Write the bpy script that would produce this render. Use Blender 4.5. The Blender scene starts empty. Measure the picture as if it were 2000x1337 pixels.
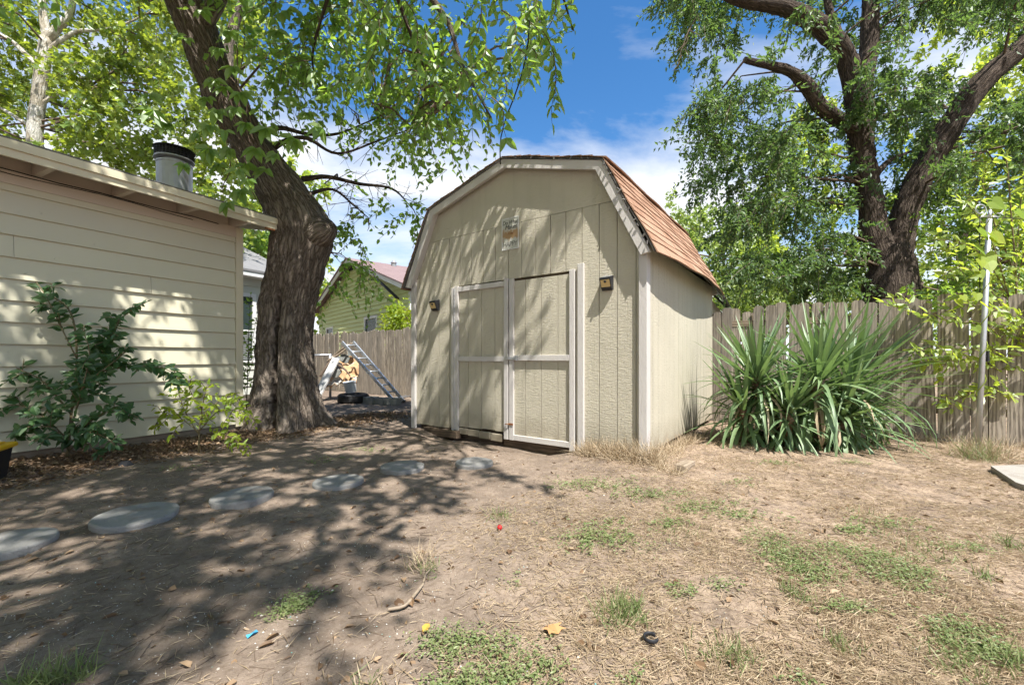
import bpy, math, random
import numpy as np
from mathutils import Vector, Matrix, Euler

# ------------------------------------------------------------------ camera, sky, sun, exposure
sc = bpy.context.scene
F, HZ, CAMZ = 831.0, 700.0, 1.0          # focal length and horizon row in photo pixels, eye height in metres
cam = bpy.data.objects.new('camera', bpy.data.cameras.new('camera'))
sc.collection.objects.link(cam)
cam.data.sensor_width = 36.0
cam.data.lens = 36.0 * F / 2000.0
cam.data.shift_y = (HZ - 668.5) / 2000.0
cam.data.clip_start = 0.05
cam.data.clip_end = 2000.0
cam.location = (0, 0, CAMZ)
cam.rotation_euler = (math.pi / 2, 0, 0)
sc.camera = cam

SUN = Vector((0.235, -0.445, 0.86)).normalized()
elev = math.asin(SUN.z)
world = bpy.data.worlds.new('World')
sc.world = world
world.use_nodes = True
wt = world.node_tree
for n_ in list(wt.nodes):
    wt.nodes.remove(n_)


def build_sky():
    N, Lk = wt.nodes.new, wt.links.new
    out = N('ShaderNodeOutputWorld')
    bg = N('ShaderNodeBackground')
    bg.inputs['Strength'].default_value = 0.105
    sky = N('ShaderNodeTexSky')
    sky.sky_type = 'NISHITA'
    sky.sun_disc = False
    sky.sun_elevation = elev
    sky.sun_rotation = math.atan2(SUN.x, SUN.y)
    sky.air_density = 1.0
    sky.dust_density = 0.3
    sky.ozone_density = 2.5
    hs = N('ShaderNodeHueSaturation')
    hs.inputs['Saturation'].default_value = 1.28
    hs.inputs['Value'].default_value = 1.0
    Lk(sky.outputs[0], hs.inputs['Color'])
    tc = N('ShaderNodeTexCoord')
    sep = N('ShaderNodeSeparateXYZ')
    Lk(tc.outputs['Generated'], sep.inputs[0])
    mx = N('ShaderNodeMath'); mx.operation = 'MAXIMUM'; mx.inputs[1].default_value = 0.0
    Lk(sep.outputs['Z'], mx.inputs[0])
    ad = N('ShaderNodeMath'); ad.operation = 'ADD'; ad.inputs[1].default_value = 0.22
    Lk(mx.outputs[0], ad.inputs[0])
    dv = N('ShaderNodeVectorMath'); dv.operation = 'DIVIDE'
    cb = N('ShaderNodeCombineXYZ')
    for i in range(3):
        Lk(ad.outputs[0], cb.inputs[i])
    Lk(tc.outputs['Generated'], dv.inputs[0]); Lk(cb.outputs[0], dv.inputs[1])
    mp = N('ShaderNodeMapping')
    mp.inputs['Location'].default_value = (2.6, 1.1, 0.0)
    mp.inputs['Scale'].default_value = (0.8, 1.15, 0.6)
    Lk(dv.outputs[0], mp.inputs[0])
    nz = N('ShaderNodeTexNoise')
    nz.inputs['Scale'].default_value = 1.1
    nz.inputs['Detail'].default_value = 9
    nz.inputs['Roughness'].default_value = 0.56
    nz.inputs['Distortion'].default_value = 0.25
    Lk(mp.outputs[0], nz.inputs['Vector'])
    rp = N('ShaderNodeValToRGB')
    rp.color_ramp.elements[0].position = 0.47
    rp.color_ramp.elements[0].color = (0, 0, 0, 1)
    rp.color_ramp.elements[1].position = 0.66
    rp.color_ramp.elements[1].color = (1, 1, 1, 1)
    low = N('ShaderNodeMath'); low.operation = 'MULTIPLY_ADD'
    low.inputs[1].default_value = -0.34; low.inputs[2].default_value = 0.205
    Lk(mx.outputs[0], low.inputs[0])
    sm = N('ShaderNodeMath'); sm.operation = 'ADD'
    Lk(nz.outputs[0], sm.inputs[0]); Lk(low.outputs[0], sm.inputs[1])
    Lk(sm.outputs[0], rp.inputs[0])
    mix = N('ShaderNodeMix'); mix.data_type = 'RGBA'
    mix.inputs['B'].default_value = (5.0, 5.15, 5.35, 1)
    Lk(rp.outputs[0], mix.inputs['Factor']); Lk(hs.outputs[0], mix.inputs['A'])
    Lk(mix.outputs['Result'], bg.inputs['Color'])
    Lk(bg.outputs[0], out.inputs[0])


build_sky()
sun = bpy.data.objects.new('sun', bpy.data.lights.new('sun', 'SUN'))
sc.collection.objects.link(sun)
sun.data.energy = 5.0
sun.data.angle = math.radians(0.53)
sun.data.color = (1.0, 0.955, 0.88)
sun.rotation_euler = SUN.to_track_quat('Z', 'Y').to_euler()
sun.location = (8, -15, 30)
sc.view_settings.view_transform = 'Standard'
sc.view_settings.look = 'None'
sc.view_settings.exposure = 1.08
sc.view_settings.gamma = 1.0
sc.view_settings.use_curve_mapping = False
sc.render.engine = 'CYCLES'
sc.cycles.max_bounces = 5
sc.cycles.diffuse_bounces = 3
sc.cycles.glossy_bounces = 2
sc.cycles.transmission_bounces = 2
sc.cycles.transparent_max_bounces = 6
sc.cycles.caustics_reflective = False
sc.cycles.caustics_refractive = False
sc.cycles.use_denoising = True
sc.cycles.use_adaptive_sampling = True
sc.cycles.adaptive_threshold = 0.03

# ------------------------------------------------------------------ helpers
C = sc.collection
rng = np.random.default_rng(11)
random.seed(11)
PI = math.pi


def P(px, py, Y):
    """world point seen at photo pixel (px, py) at a distance Y along the view axis"""
    return Vector(((px - 1000.0) / F * Y, Y, CAMZ - (py - HZ) / F * Y))


def G(px, py):
    Y = F * CAMZ / (py - HZ)
    return Vector(((px - 1000.0) / F * Y, Y, 0.0))


def _hash(i, j, k):
    h = (i * 374761393 + j * 668265263 + k * 2147483647 + 1013904223) & 0xFFFFFFFF
    h = ((h ^ (h >> 13)) * 1274126177) & 0xFFFFFFFF
    return ((h ^ (h >> 16)) & 0xFFFF) / 65535.0


def vnoise(x, y, z=None):
    x = np.asarray(x, float); y = np.asarray(y, float)
    z = np.zeros_like(x) if z is None else np.asarray(z, float)
    xi, yi, zi = np.floor(x).astype(np.int64), np.floor(y).astype(np.int64), np.floor(z).astype(np.int64)
    fx, fy, fz = x - xi, y - yi, z - zi
    fx, fy, fz = (f * f * (3 - 2 * f) for f in (fx, fy, fz))
    r = 0
    for a in (0, 1):
        for b in (0, 1):
            for c in (0, 1):
                w = (fx if a else 1 - fx) * (fy if b else 1 - fy) * (fz if c else 1 - fz)
                r = r + w * _hash(xi + a, yi + b, zi + c)
    return r


def fbm(x, y, z=None, o=4):
    t, a, s = 0, 0.5, 1.0
    for i in range(o):
        t = t + a * vnoise(np.asarray(x) * s + 17.3 * i, np.asarray(y) * s - 9.1 * i, None if z is None else np.asarray(z) * s)
        a *= 0.5; s *= 2.0
    return t


class MB:
    """collects shapes for one mesh"""
    def __init__(s):
        s.v, s.f = [], []

    def poly(s, pts, faces):
        o = len(s.v)
        s.v += [tuple(p) for p in pts]
        s.f += [tuple(o + i for i in f) for f in faces]
        return s

    def box(s, x0, x1, y0, y1, z0, z1, M=None, b=0.0):
        if b > 0:
            return s.bbox(x0, x1, y0, y1, z0, z1, M, b)
        pts = [Vector((x, y, z)) for z in (z0, z1) for y in (y0, y1) for x in (x0, x1)]
        if M is not None:
            pts = [M @ p for p in pts]
        return s.poly(pts, [(0, 2, 3, 1), (4, 5, 7, 6), (0, 1, 5, 4), (2, 6, 7, 3), (0, 4, 6, 2), (1, 3, 7, 5)])

    def bbox(s, x0, x1, y0, y1, z0, z1, M, b):
        # box with chamfered edges
        import bmesh
        bm = bmesh.new()
        bmesh.ops.create_cube(bm, size=1.0)
        for v in bm.verts:
            v.co = Vector(((x0 + x1) / 2 + v.co.x * (x1 - x0), (y0 + y1) / 2 + v.co.y * (y1 - y0), (z0 + z1) / 2 + v.co.z * (z1 - z0)))
        bmesh.ops.bevel(bm, geom=list(bm.edges), offset=b, segments=1, affect='EDGES')
        bm.verts.index_update()
        pts = [(M @ v.co) if M is not None else v.co.copy() for v in bm.verts]
        s.poly(pts, [tuple(v.index for v in f.verts) for f in bm.faces])
        bm.free()
        return s

    def prism(s, pts2, y0, y1, M=None):
        """polygon in XZ (counter-clockwise seen from -Y) extruded in Y"""
        n = len(pts2)
        pts = [Vector((p[0], y0, p[1])) for p in pts2] + [Vector((p[0], y1, p[1])) for p in pts2]
        if M is not None:
            pts = [M @ p for p in pts]
        fs = [tuple(range(n)), tuple(range(2 * n - 1, n - 1, -1))]
        fs += [(i, i + n, (i + 1) % n + n, (i + 1) % n) for i in range(n)]
        return s.poly(pts, fs)

    def tube(s, path, radii, seg=8, cap=True):
        path = [Vector(p) for p in path]
        n = len(path)
        if not hasattr(radii, '__len__'):
            radii = [radii] * n
        up = Vector((0, 0, 1))
        t0 = (path[1] - path[0]).normalized()
        a = t0.cross(up)
        if a.length < 1e-3:
            a = Vector((1, 0, 0))
        a.normalize()
        o = len(s.v)
        for i, p in enumerate(path):
            t = (path[min(i + 1, n - 1)] - path[max(i - 1, 0)]).normalized()
            a = (a - t * a.dot(t)).normalized()
            b = t.cross(a)
            for k in range(seg):
                th = 2 * PI * k / seg
                s.v.append(tuple(p + (a * math.cos(th) + b * math.sin(th)) * radii[i]))
        for i in range(n - 1):
            for k in range(seg):
                k2 = (k + 1) % seg
                s.f.append((o + i * seg + k, o + i * seg + k2, o + (i + 1) * seg + k2, o + (i + 1) * seg + k))
        if cap:
            s.f.append(tuple(o + k for k in range(seg))[::-1])
            s.f.append(tuple(o + (n - 1) * seg + k for k in range(seg)))
        return s

    def lathe(s, prof, seg=24, M=None, close=False):
        o = len(s.v)
        n = len(prof)
        for (r, z) in prof:
            for k in range(seg):
                th = 2 * PI * k / seg
                p = Vector((r * math.cos(th), r * math.sin(th), z))
                s.v.append(tuple(M @ p if M is not None else p))
        rg = n if close else n - 1
        for i in range(rg):
            j = (i + 1) % n
            for k in range(seg):
                k2 = (k + 1) % seg
                s.f.append((o + i * seg + k, o + i * seg + k2, o + j * seg + k2, o + j * seg + k))
        if not close:
            s.f.append(tuple(o + k for k in range(seg))[::-1])
            s.f.append(tuple(o + (n - 1) * seg + k for k in range(seg)))
        return s

    def build(s, name, mat, parent=None, smooth=False):
        me = bpy.data.meshes.new(name)
        me.from_pydata(s.v, [], s.f)
        me.update()
        return link(name, me, mat, parent, smooth)


def link(name, me, mat, parent=None, smooth=False):
    if mat is not None and not me.materials:
        me.materials.append(mat)
    if smooth:
        me.polygons.foreach_set('use_smooth', [True] * len(me.polygons))
    o = bpy.data.objects.new(name, me)
    C.objects.link(o)
    if parent is not None:
        adopt(o, parent)
    return o


WORLD = {}          # things whose parts are modelled in world coordinates


def adopt(o, parent):
    o.parent = parent
    if parent.name in WORLD:
        o.matrix_parent_inverse = WORLD[parent.name]


def wroot(name, loc, label, cat, group=None):
    o = empty(name, loc, 0.0, label, cat, group)
    WORLD[o.name] = Matrix.Translation(-Vector(loc))
    return o


def np_mesh(name, verts, faces, smooth=False):
    """fast mesh from arrays: faces is an (n, k) int array"""
    me = bpy.data.meshes.new(name)
    verts = np.ascontiguousarray(verts, dtype=np.float32)
    faces = np.ascontiguousarray(faces, dtype=np.int32)
    n, k = faces.shape
    me.vertices.add(len(verts)); me.vertices.foreach_set('co', verts.ravel())
    me.loops.add(n * k); me.loops.foreach_set('vertex_index', faces.ravel())
    me.polygons.add(n)
    me.polygons.foreach_set('loop_start', np.arange(0, n * k, k, dtype=np.int32))
    me.polygons.foreach_set('use_smooth', np.full(n, smooth))
    me.update(calc_edges=True)
    return me


def empty(name, loc=(0, 0, 0), rz=0.0, label=None, cat=None, group=None):
    o = bpy.data.objects.new(name, None)
    o.empty_display_size = 0.2
    C.objects.link(o)
    o.location = loc
    o.rotation_euler = (0, 0, rz)
    return tag(o, label, cat, group)


def tag(o, label=None, cat=None, group=None, kind=None):
    for k, v in (('label', label), ('category', cat), ('group', group), ('kind', kind)):
        if v:
            o[k] = v
    return o


# ------------------------------------------------------------------ materials
class NT:
    def __init__(s, name):
        s.m = bpy.data.materials.new(name)
        s.m.use_nodes = True
        s.t = s.m.node_tree
        for n in list(s.t.nodes):
            s.t.nodes.remove(n)
        s.out = s.t.nodes.new('ShaderNodeOutputMaterial')

    def n(s, typ, ins=None, **props):
        nd = s.t.nodes.new('ShaderNode' + typ)
        for k, v in props.items():
            setattr(nd, k, v)
        for k, v in (ins or {}).items():
            sk = nd.inputs[k]
            if isinstance(v, bpy.types.NodeSocket):
                s.t.links.new(v, sk)
            elif isinstance(v, bpy.types.Node):
                s.t.links.new(v.outputs[0], sk)
            else:
                sk.default_value = v
        return nd

    def coord(s, scale=(1, 1, 1), rnd=0.0, kind='Object', loc=(0, 0, 0)):
        tc = s.n('TexCoord')
        v = tc.outputs[kind]
        if rnd:
            oi = s.n('ObjectInfo')
            sc_ = s.n('VectorMath', {0: oi.outputs['Random'], 1: (rnd, rnd * 0.73, rnd * 1.31)}, operation='MULTIPLY')
            v = s.n('VectorMath', {0: v, 1: sc_.outputs[0]}, operation='ADD').outputs[0]
        return s.n('Mapping', {'Vector': v, 'Scale': scale, 'Location': loc}).outputs[0]

    def noise(s, vec, scale, detail=4, rough=0.55, dist=0.0):
        return s.n('TexNoise', {'Vector': vec, 'Scale': scale, 'Detail': detail, 'Roughness': rough, 'Distortion': dist}).outputs[0]

    def ramp(s, fac, stops, interp='LINEAR'):
        nd = s.n('ValToRGB', {0: fac})
        cr = nd.color_ramp
        cr.interpolation = interp
        while len(cr.elements) < len(stops):
            cr.elements.new(0.5)
        for e, (p, c) in zip(cr.elements, stops):
            e.position = p
            e.color = (c, c, c, 1) if not hasattr(c, '__len__') else (*c, 1)
        return nd.outputs[0]

    def mix(s, fac, a, b, mode='MIX'):
        nd = s.n('Mix', data_type='RGBA', blend_type=mode)
        for k, v in (('Factor', fac), ('A', a), ('B', b)):
            sk = nd.inputs[k] if k != 'Factor' else nd.inputs[0]
            if k == 'A': sk = nd.inputs[6]
            if k == 'B': sk = nd.inputs[7]
            if isinstance(v, bpy.types.NodeSocket):
                s.t.links.new(v, sk)
            elif hasattr(v, '__len__'):
                sk.default_value = (*v, 1)[:4]
            else:
                sk.default_value = v if k == 'Factor' else (v, v, v, 1)
        return nd.outputs[2]

    def math(s, op, a, b=0.0):
        return s.n('Math', {0: a, 1: b}, operation=op).outputs[0]

    def bump(s, h, strength=0.3, dist=0.01, nrm=None):
        i = {'Height': h, 'Strength': strength, 'Distance': dist}
        if nrm is not None:
            i['Normal'] = nrm
        return s.n('Bump', i).outputs[0]

    def done(s, col, rough=0.7, nrm=None, spec=0.3, metal=0.0, **kw):
        i = {'Base Color': col if isinstance(col, bpy.types.NodeSocket) else (*col, 1), 'Roughness': rough, 'Metallic': metal, 'Specular IOR Level': spec}
        if nrm is not None:
            i['Normal'] = nrm
        i.update(kw)
        b = s.n('BsdfPrincipled', i)
        s.t.links.new(b.outputs[0], s.out.inputs[0])
        return s.m


def m_plain(name, col, rough=0.6, metal=0.0, var=0.12, bump=0.0, spec=0.3):
    t = NT(name)
    v = t.coord(rnd=7.0)
    nz = t.noise(v, 9.0, 5)
    c = t.mix(nz, [x * (1 - var) for x in col], [min(1, x * (1 + var)) for x in col])
    nr = t.bump(t.noise(v, 60.0, 3), bump, 0.004) if bump else None
    return t.done(c, rough, nr, spec, metal)


def m_leaf(name, stops, trans, tmix=0.45, rough=0.45, gloss=0.06):
    """stops: colours spread over single leaves; trans: colour of light coming through"""
    t = NT(name)
    g = t.n('NewGeometry')
    oi = t.n('ObjectInfo')
    r = t.math('FRACT', t.math('ADD', g.outputs['Random Per Island'], oi.outputs['Random']))
    col = t.ramp(r, [(i / max(1, len(stops) - 1), c) for i, c in enumerate(stops)])
    tr = t.mix(0.45, col, trans)
    tr = t.mix(0.5, tr, trans, 'MIX')
    d = t.n('BsdfDiffuse', {'Color': col})
    l = t.n('BsdfTranslucent', {'Color': tr})
    gl = t.n('BsdfGlossy', {'Color': (0.9, 0.95, 0.9, 1), 'Roughness': rough})
    m1 = t.n('MixShader', {0: tmix, 1: d.outputs[0], 2: l.outputs[0]})
    m2 = t.n('MixShader', {0: gloss, 1: m1.outputs[0], 2: gl.outputs[0]})
    t.t.links.new(m2.outputs[0], t.out.inputs[0])
    return t.m


def m_bark(name, dark, light, sx=1.0, wound=None, pale=None):
    t = NT(name)
    uv = t.n('TexCoord').outputs['UV']
    wv_ = t.n('Mapping', {'Vector': uv, 'Scale': (3 * sx, 2.2 * sx, 1)}).outputs[0]
    wob = t.n('TexNoise', {'Vector': wv_, 'Scale': 1.0, 'Detail': 4.0}).outputs['Color']
    uv2 = t.n('VectorMath', {0: uv, 1: t.n('VectorMath', {0: wob, 1: (0.07, 0.10, 0.0)}, operation='MULTIPLY').outputs[0]}, operation='ADD').outputs[0]
    v1 = t.n('Mapping', {'Vector': uv2, 'Scale': (25 * sx, 3.6 * sx, 1)}).outputs[0]
    v2 = t.n('Mapping', {'Vector': uv2, 'Scale': (70 * sx, 22 * sx, 1)}).outputs[0]
    a = t.noise(v1, 1.0, 5, 0.55, 0.3)
    b = t.noise(v2, 1.0, 5, 0.6)
    rdg = t.math('MULTIPLY', t.math('ABSOLUTE', t.math('SUBTRACT', a, 0.5)), 5.5)
    rdg = t.math('MINIMUM', rdg, 1.0)
    f = t.math('ADD', t.math('MULTIPLY', rdg, 0.6), t.math('MULTIPLY', b, 0.46))
    col = t.ramp(f, [(0.16, dark), (0.48, [x * 0.45 + y * 0.55 for x, y in zip(dark, light)]), (0.86, light)])
    if pale:
        ob = t.coord()
        col = t.mix(t.ramp(t.noise(ob, 2.3, 5, 0.6, 0.8), [(0.45, 0.0), (0.52, 1.0)]), col, pale)
    if wound:
        ob = t.coord(loc=[-c / s for c, s in zip(wound, (0.055, 0.3, 0.16))], scale=[1 / s for s in (0.055, 0.3, 0.16)])
        ds = t.n('VectorMath', {0: ob}, operation='LENGTH').outputs['Value']
        dn = t.math('ADD', ds, t.math('MULTIPLY', t.math('SUBTRACT', b, 0.5), 1.6))
        col = t.mix(t.ramp(dn, [(0.75, 1.0), (0.95, 0.0)]), col, (0.24, 0.075, 0.03))
    nr = t.bump(f, 1.0, 0.05)
    return t.done(col, 0.95, nr, 0.1)


def m_t111(name, col, var=0.1):
    t = NT(name)
    v = t.coord()
    # rolled paint over coarse embossed plywood: short sideways ridges and long grain
    e1 = t.noise(t.n('Mapping', {'Vector': v, 'Scale': (17, 17, 60)}).outputs[0], 1.0, 5, 0.6, 0.6)
    e2 = t.noise(t.n('Mapping', {'Vector': v, 'Scale': (60, 60, 5)}).outputs[0], 1.0, 4, 0.6, 0.3)
    big = t.noise(v, 1.6, 4)
    h = t.math('ADD', t.math('MULTIPLY', e1, 0.65), t.math('MULTIPLY', e2, 0.35))
    c = t.mix(t.ramp(big, [(0.3, 0.0), (0.7, 1.0)]), [x * (1 - var) for x in col], [x * (1 + var * 0.4) for x in col])
    # splash dirt towards the sill
    sp = t.n('SeparateXYZ', {0: v}).outputs['Z']
    dn = t.math('ADD', sp, t.math('MULTIPLY', t.noise(v, 6.0, 4), 0.28))
    c = t.mix(t.ramp(dn, [(0.16, 0.75), (0.27, 0.35), (0.50, 0.0)]), c, (0.20, 0.16, 0.11))
    st = t.noise(t.n('Mapping', {'Vector': v, 'Scale': (9, 9, 0.5)}).outputs[0], 1.0, 4, 0.6)
    c = t.mix(t.ramp(st, [(0.52, 0.0), (0.72, 0.28)]), c, [x * 0.62 for x in col])
    spots = t.noise(v, 38.0, 2, 0.5)
    c = t.mix(t.ramp(spots, [(0.72, 0.0), (0.78, 0.5)]), c, [x * 0.6 for x in col])
    nr = t.bump(h, 0.6, 0.016)
    return t.done(c, 0.62, nr, 0.3)


def m_trim(name, col, crack=0.5):
    t = NT(name)
    v = t.coord(rnd=3.0)
    big = t.noise(v, 3.0, 5)
    c = t.mix(big, [x * 0.88 for x in col], [min(0.9, x * 1.06) for x in col])
    ck = t.noise(t.n('Mapping', {'Vector': v, 'Scale': (55, 55, 14)}).outputs[0], 1.0, 6, 0.65, 0.5)
    c = t.mix(t.ramp(ck, [(0.66, 0.0), (0.74, crack)]), c, (0.24, 0.19, 0.14))
    nr = t.bump(ck, 0.45, 0.008)
    return t.done(c, 0.6, nr, 0.3)


def m_siding(name, col, streak=0.12):
    t = NT(name)
    v = t.coord(rnd=5.0)
    g = t.noise(t.n('Mapping', {'Vector': v, 'Scale': (3, 30, 60)}).outputs[0], 1.0, 5, 0.6)
    b = t.noise(v, 1.4, 4)
    oi = t.n('ObjectInfo').outputs['Random']
    f = t.math('ADD', t.math('MULTIPLY', b, 0.7), t.math('MULTIPLY', oi, 0.3))
    c = t.mix(f, [x * (1 - streak) for x in col], [min(0.9, x * (1 + streak * 0.6)) for x in col])
    sp = t.noise(v, 21.0, 3)
    c = t.mix(t.ramp(sp, [(0.70, 0.0), (0.78, 0.35)]), c, [x * 0.55 for x in col])
    return t.done(c, 0.5, t.bump(g, 0.12, 0.004), 0.35)


def m_wood(name, stops, scale=1.0, axis='Z', knots=True):
    """weathered board: long grain, knots, each board its own piece of wood"""
    t = NT(name)
    sq = {'Z': (1, 1, 0.09), 'X': (0.09, 1, 1), 'Y': (1, 0.09, 1)}[axis]
    v = t.coord(scale=sq, rnd=31.0)
    warp = t.noise(v, 5.0 * scale, 3, 0.5)
    wv = t.n('TexWave', {'Vector': v, 'Scale': 9.0 * scale, 'Distortion': 9.0, 'Detail': 3.0, 'Detail Scale': 1.2, 'Detail Roughness': 0.6}, wave_type='BANDS', bands_direction='X' if axis != 'X' else 'Z').outputs['Fac']
    fine = t.noise(v, 70.0 * scale, 4, 0.6)
    oi = t.n('ObjectInfo').outputs['Random']
    coarse = t.noise(v, 24.0 * scale, 5, 0.65, 1.2)
    f = t.math('ADD', t.math('MULTIPLY', wv, 0.12), t.math('ADD', t.math('MULTIPLY', fine, 0.33), t.math('MULTIPLY', coarse, 0.55)))
    c = t.ramp(f, [(0.41, stops[0]), (0.5, stops[1]), (0.59, stops[2])])
    c = t.mix(t.math('MULTIPLY', oi, 0.75), c, stops[3])
    pt_ = t.noise(t.coord(scale=(1.5, 1.5, 0.5), rnd=11.0), 3.0, 4)
    c = t.mix(t.ramp(pt_, [(0.4, 0.0), (0.7, 0.5)]), c, [x * 0.55 for x in stops[1]])
    if knots:
        vk = t.coord(scale=(5, 5, 1.6), rnd=57.0)
        vo = t.n('TexVoronoi', {'Vector': vk, 'Scale': 1.0}).outputs['Distance']
        c = t.mix(t.ramp(vo, [(0.03, 0.85), (0.10, 0.0)]), c, (0.07, 0.05, 0.04))
    nr = t.bump(f, 0.5, 0.006)
    return t.done(c, 0.9, nr, 0.12)


def m_concrete(name, col, dirt=(0.16, 0.12, 0.09), damt=0.5):
    t = NT(name)
    v = t.coord(rnd=9.0)
    a = t.noise(v, 5.0, 6)
    b = t.noise(v, 120.0, 3)
    c = t.mix(a, [x * 0.8 for x in col], [x * 1.12 for x in col])
    c = t.mix(t.ramp(b, [(0.58, 0.0), (0.72, 0.5)]), c, [x * 0.55 for x in col])
    c = t.mix(t.ramp(t.noise(v, 3.2, 5, 0.65, 0.4), [(0.52, 0.0), (0.7, damt)]), c, dirt)
    return t.done(c, 0.92, t.bump(t.math('ADD', b, t.math('MULTIPLY', a, 1.5)), 0.7, 0.012), 0.15)


def m_shingle(name, cols):
    t = NT(name)
    v = t.coord(rnd=13.0)
    gr = t.noise(v, 190.0, 2, 0.6)
    oi = t.n('ObjectInfo').outputs['Random']
    f = t.math('ADD', t.math('MULTIPLY', gr, 0.55), t.math('ADD', t.math('MULTIPLY', oi, 0.3), t.math('MULTIPLY', t.noise(v, 3.0, 4), 0.25)))
    c = t.ramp(f, [(0.3, cols[0]), (0.5, cols[1]), (0.72, cols[2])])
    return t.done(c, 0.95, t.bump(gr, 0.6, 0.004), 0.1)


def m_ground():
    t = NT('dirt')
    v = t.coord()
    xyz = t.n('SeparateXYZ', {0: v})
    x, y = xyz.outputs['X'], xyz.outputs['Y']
    n1 = t.noise(v, 0.8, 6, 0.6, 0.3)
    n2 = t.noise(v, 5.0, 6, 0.65, 0.2)
    n3 = t.noise(v, 38.0, 4, 0.65)
    n4 = t.noise(v, 170.0, 3, 0.6)
    dirt = t.ramp(t.math('ADD', t.math('MULTIPLY', n1, 0.5), t.math('MULTIPLY', n2, 0.5)),
                  [(0.34, (0.125, 0.098, 0.078)), (0.48, (0.205, 0.160, 0.126)), (0.60, (0.285, 0.224, 0.176))])
    straw = t.ramp(t.math('ADD', t.math('MULTIPLY', n2, 0.5), t.math('MULTIPLY', n3, 0.5)),
                   [(0.36, (0.20, 0.148, 0.108)), (0.52, (0.325, 0.242, 0.175)), (0.66, (0.42, 0.33, 0.245))])
    # bare path and packed earth on the house side, dry turf towards the fence
    side = t.math('ADD', t.math('SUBTRACT', x, t.math('MULTIPLY', y, 0.22)), t.math('MULTIPLY', t.math('SUBTRACT', n1, 0.5), 3.0))
    c = t.mix(t.math('MULTIPLY', t.ramp(t.math('ADD', t.math('MULTIPLY', side, 0.25), 0.5), [(0.38, 0.0), (0.62, 1.0)]), t.ramp(n2, [(0.35, 0.25), (0.55, 1.0)])), dirt, straw)
    c = t.mix(t.ramp(n3, [(0.38, 0.42), (0.52, 0.0)]), c, (0.115, 0.082, 0.060))
    c = t.mix(t.ramp(n4, [(0.62, 0.0), (0.72, 0.55)]), c, (0.46, 0.40, 0.33))
    c = t.mix(t.ramp(n4, [(0.28, 0.6), (0.38, 0.0)]), c, (0.06, 0.045, 0.035))
    h = t.math('ADD', t.math('MULTIPLY', n3, 0.6), t.math('MULTIPLY', n4, 0.4))
    nr = t.bump(h, 0.8, 0.02)
    return t.done(c, 0.97, nr, 0.08)


M = {}
M['dirt'] = m_ground()
M['wall'] = m_t111('shed_wall_paint', (0.485, 0.45, 0.362))
M['trim'] = m_trim('shed_trim_paint', (0.53, 0.505, 0.485))
M['roof_tan'] = m_shingle('brown_shingle', [(0.17, 0.095, 0.062), (0.285, 0.17, 0.115), (0.37, 0.24, 0.17)])
M['roof_dark'] = m_shingle('weathered_underlay', [(0.04, 0.04, 0.04), (0.10, 0.095, 0.09), (0.2, 0.19, 0.175)])
M['roof_grey'] = m_shingle('grey_shingle', [(0.07, 0.07, 0.075), (0.13, 0.13, 0.135), (0.2, 0.2, 0.205)])
M['roof_mauve'] = m_shingle('mauve_shingle', [(0.12, 0.085, 0.085), (0.20, 0.145, 0.145), (0.28, 0.21, 0.21)])
M['siding'] = m_siding('cream_siding', (0.575, 0.545, 0.415), 0.09)
M['cream_trim'] = m_siding('cream_trim', (0.62, 0.565, 0.42), 0.08)
M['soffit'] = m_siding('soffit_paint', (0.56, 0.48, 0.40), 0.10)
M['white_siding'] = m_siding('white_siding', (0.50, 0.51, 0.46), 0.08)
M['green_siding'] = m_siding('green_siding', (0.54, 0.58, 0.27), 0.10)
M['white_paint'] = m_plain('white_paint', (0.66, 0.66, 0.65), 0.5, 0, 0.08)
M['fence'] = m_wood('fence_wood', [(0.115, 0.095, 0.072), (0.31, 0.265, 0.21), (0.46, 0.40, 0.325), (0.20, 0.18, 0.16)])
M['lumber'] = m_wood('lumber', [(0.16, 0.12, 0.085), (0.28, 0.22, 0.16), (0.36, 0.29, 0.22), (0.25, 0.21, 0.17)], axis='X', knots=False)
M['darkwood'] = m_wood('skid_wood', [(0.06, 0.045, 0.035), (0.12, 0.085, 0.06), (0.18, 0.13, 0.09), (0.10, 0.08, 0.06)], axis='X', knots=False)
M['concrete'] = m_concrete('stepping_concrete', (0.26, 0.255, 0.245), damt=0.85)
M['block'] = m_concrete('block_concrete', (0.27, 0.28, 0.265), damt=0.65)
M['slab'] = m_concrete('slab_concrete', (0.36, 0.335, 0.30), damt=0.6)
M['galv'] = m_plain('galvanised', (0.50, 0.51, 0.525), 0.42, 0.75, 0.12)
M['alum'] = m_plain('aluminium', (0.62, 0.64, 0.65), 0.38, 0.7, 0.08)
M['flue'] = m_plain('flue_metal', (0.33, 0.34, 0.35), 0.45, 0.55, 0.15)
M['blackmetal'] = m_plain('black_metal', (0.03, 0.03, 0.03), 0.5, 0.3)
M['black'] = m_plain('black_plastic', (0.022, 0.023, 0.027), 0.45)
M['rubber'] = m_plain('tyre_rubber', (0.025, 0.025, 0.026), 0.75, 0, 0.3, 0.3)
M['yellow'] = m_plain('yellow_plastic', (0.72, 0.42, 0.02), 0.45)
M['glass_dark'] = m_plain('window_glass', (0.03, 0.045, 0.043), 0.25, 0, 0.2, 0, 0.3)
M['blind'] = m_plain('window_blind', (0.22, 0.235, 0.225), 0.6)
M['solar'] = m_plain('solar_cell', (0.30, 0.31, 0.33), 0.25, 0.3, 0.1, 0, 0.5)
M['led'] = m_plain('led_diffuser', (0.62, 0.46, 0.22), 0.35, 0, 0.15)
M['bucket'] = m_plain('bucket_plastic', (0.62, 0.65, 0.68), 0.4)
M['cable'] = m_plain('cable', (0.02, 0.02, 0.02), 0.6)
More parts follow.
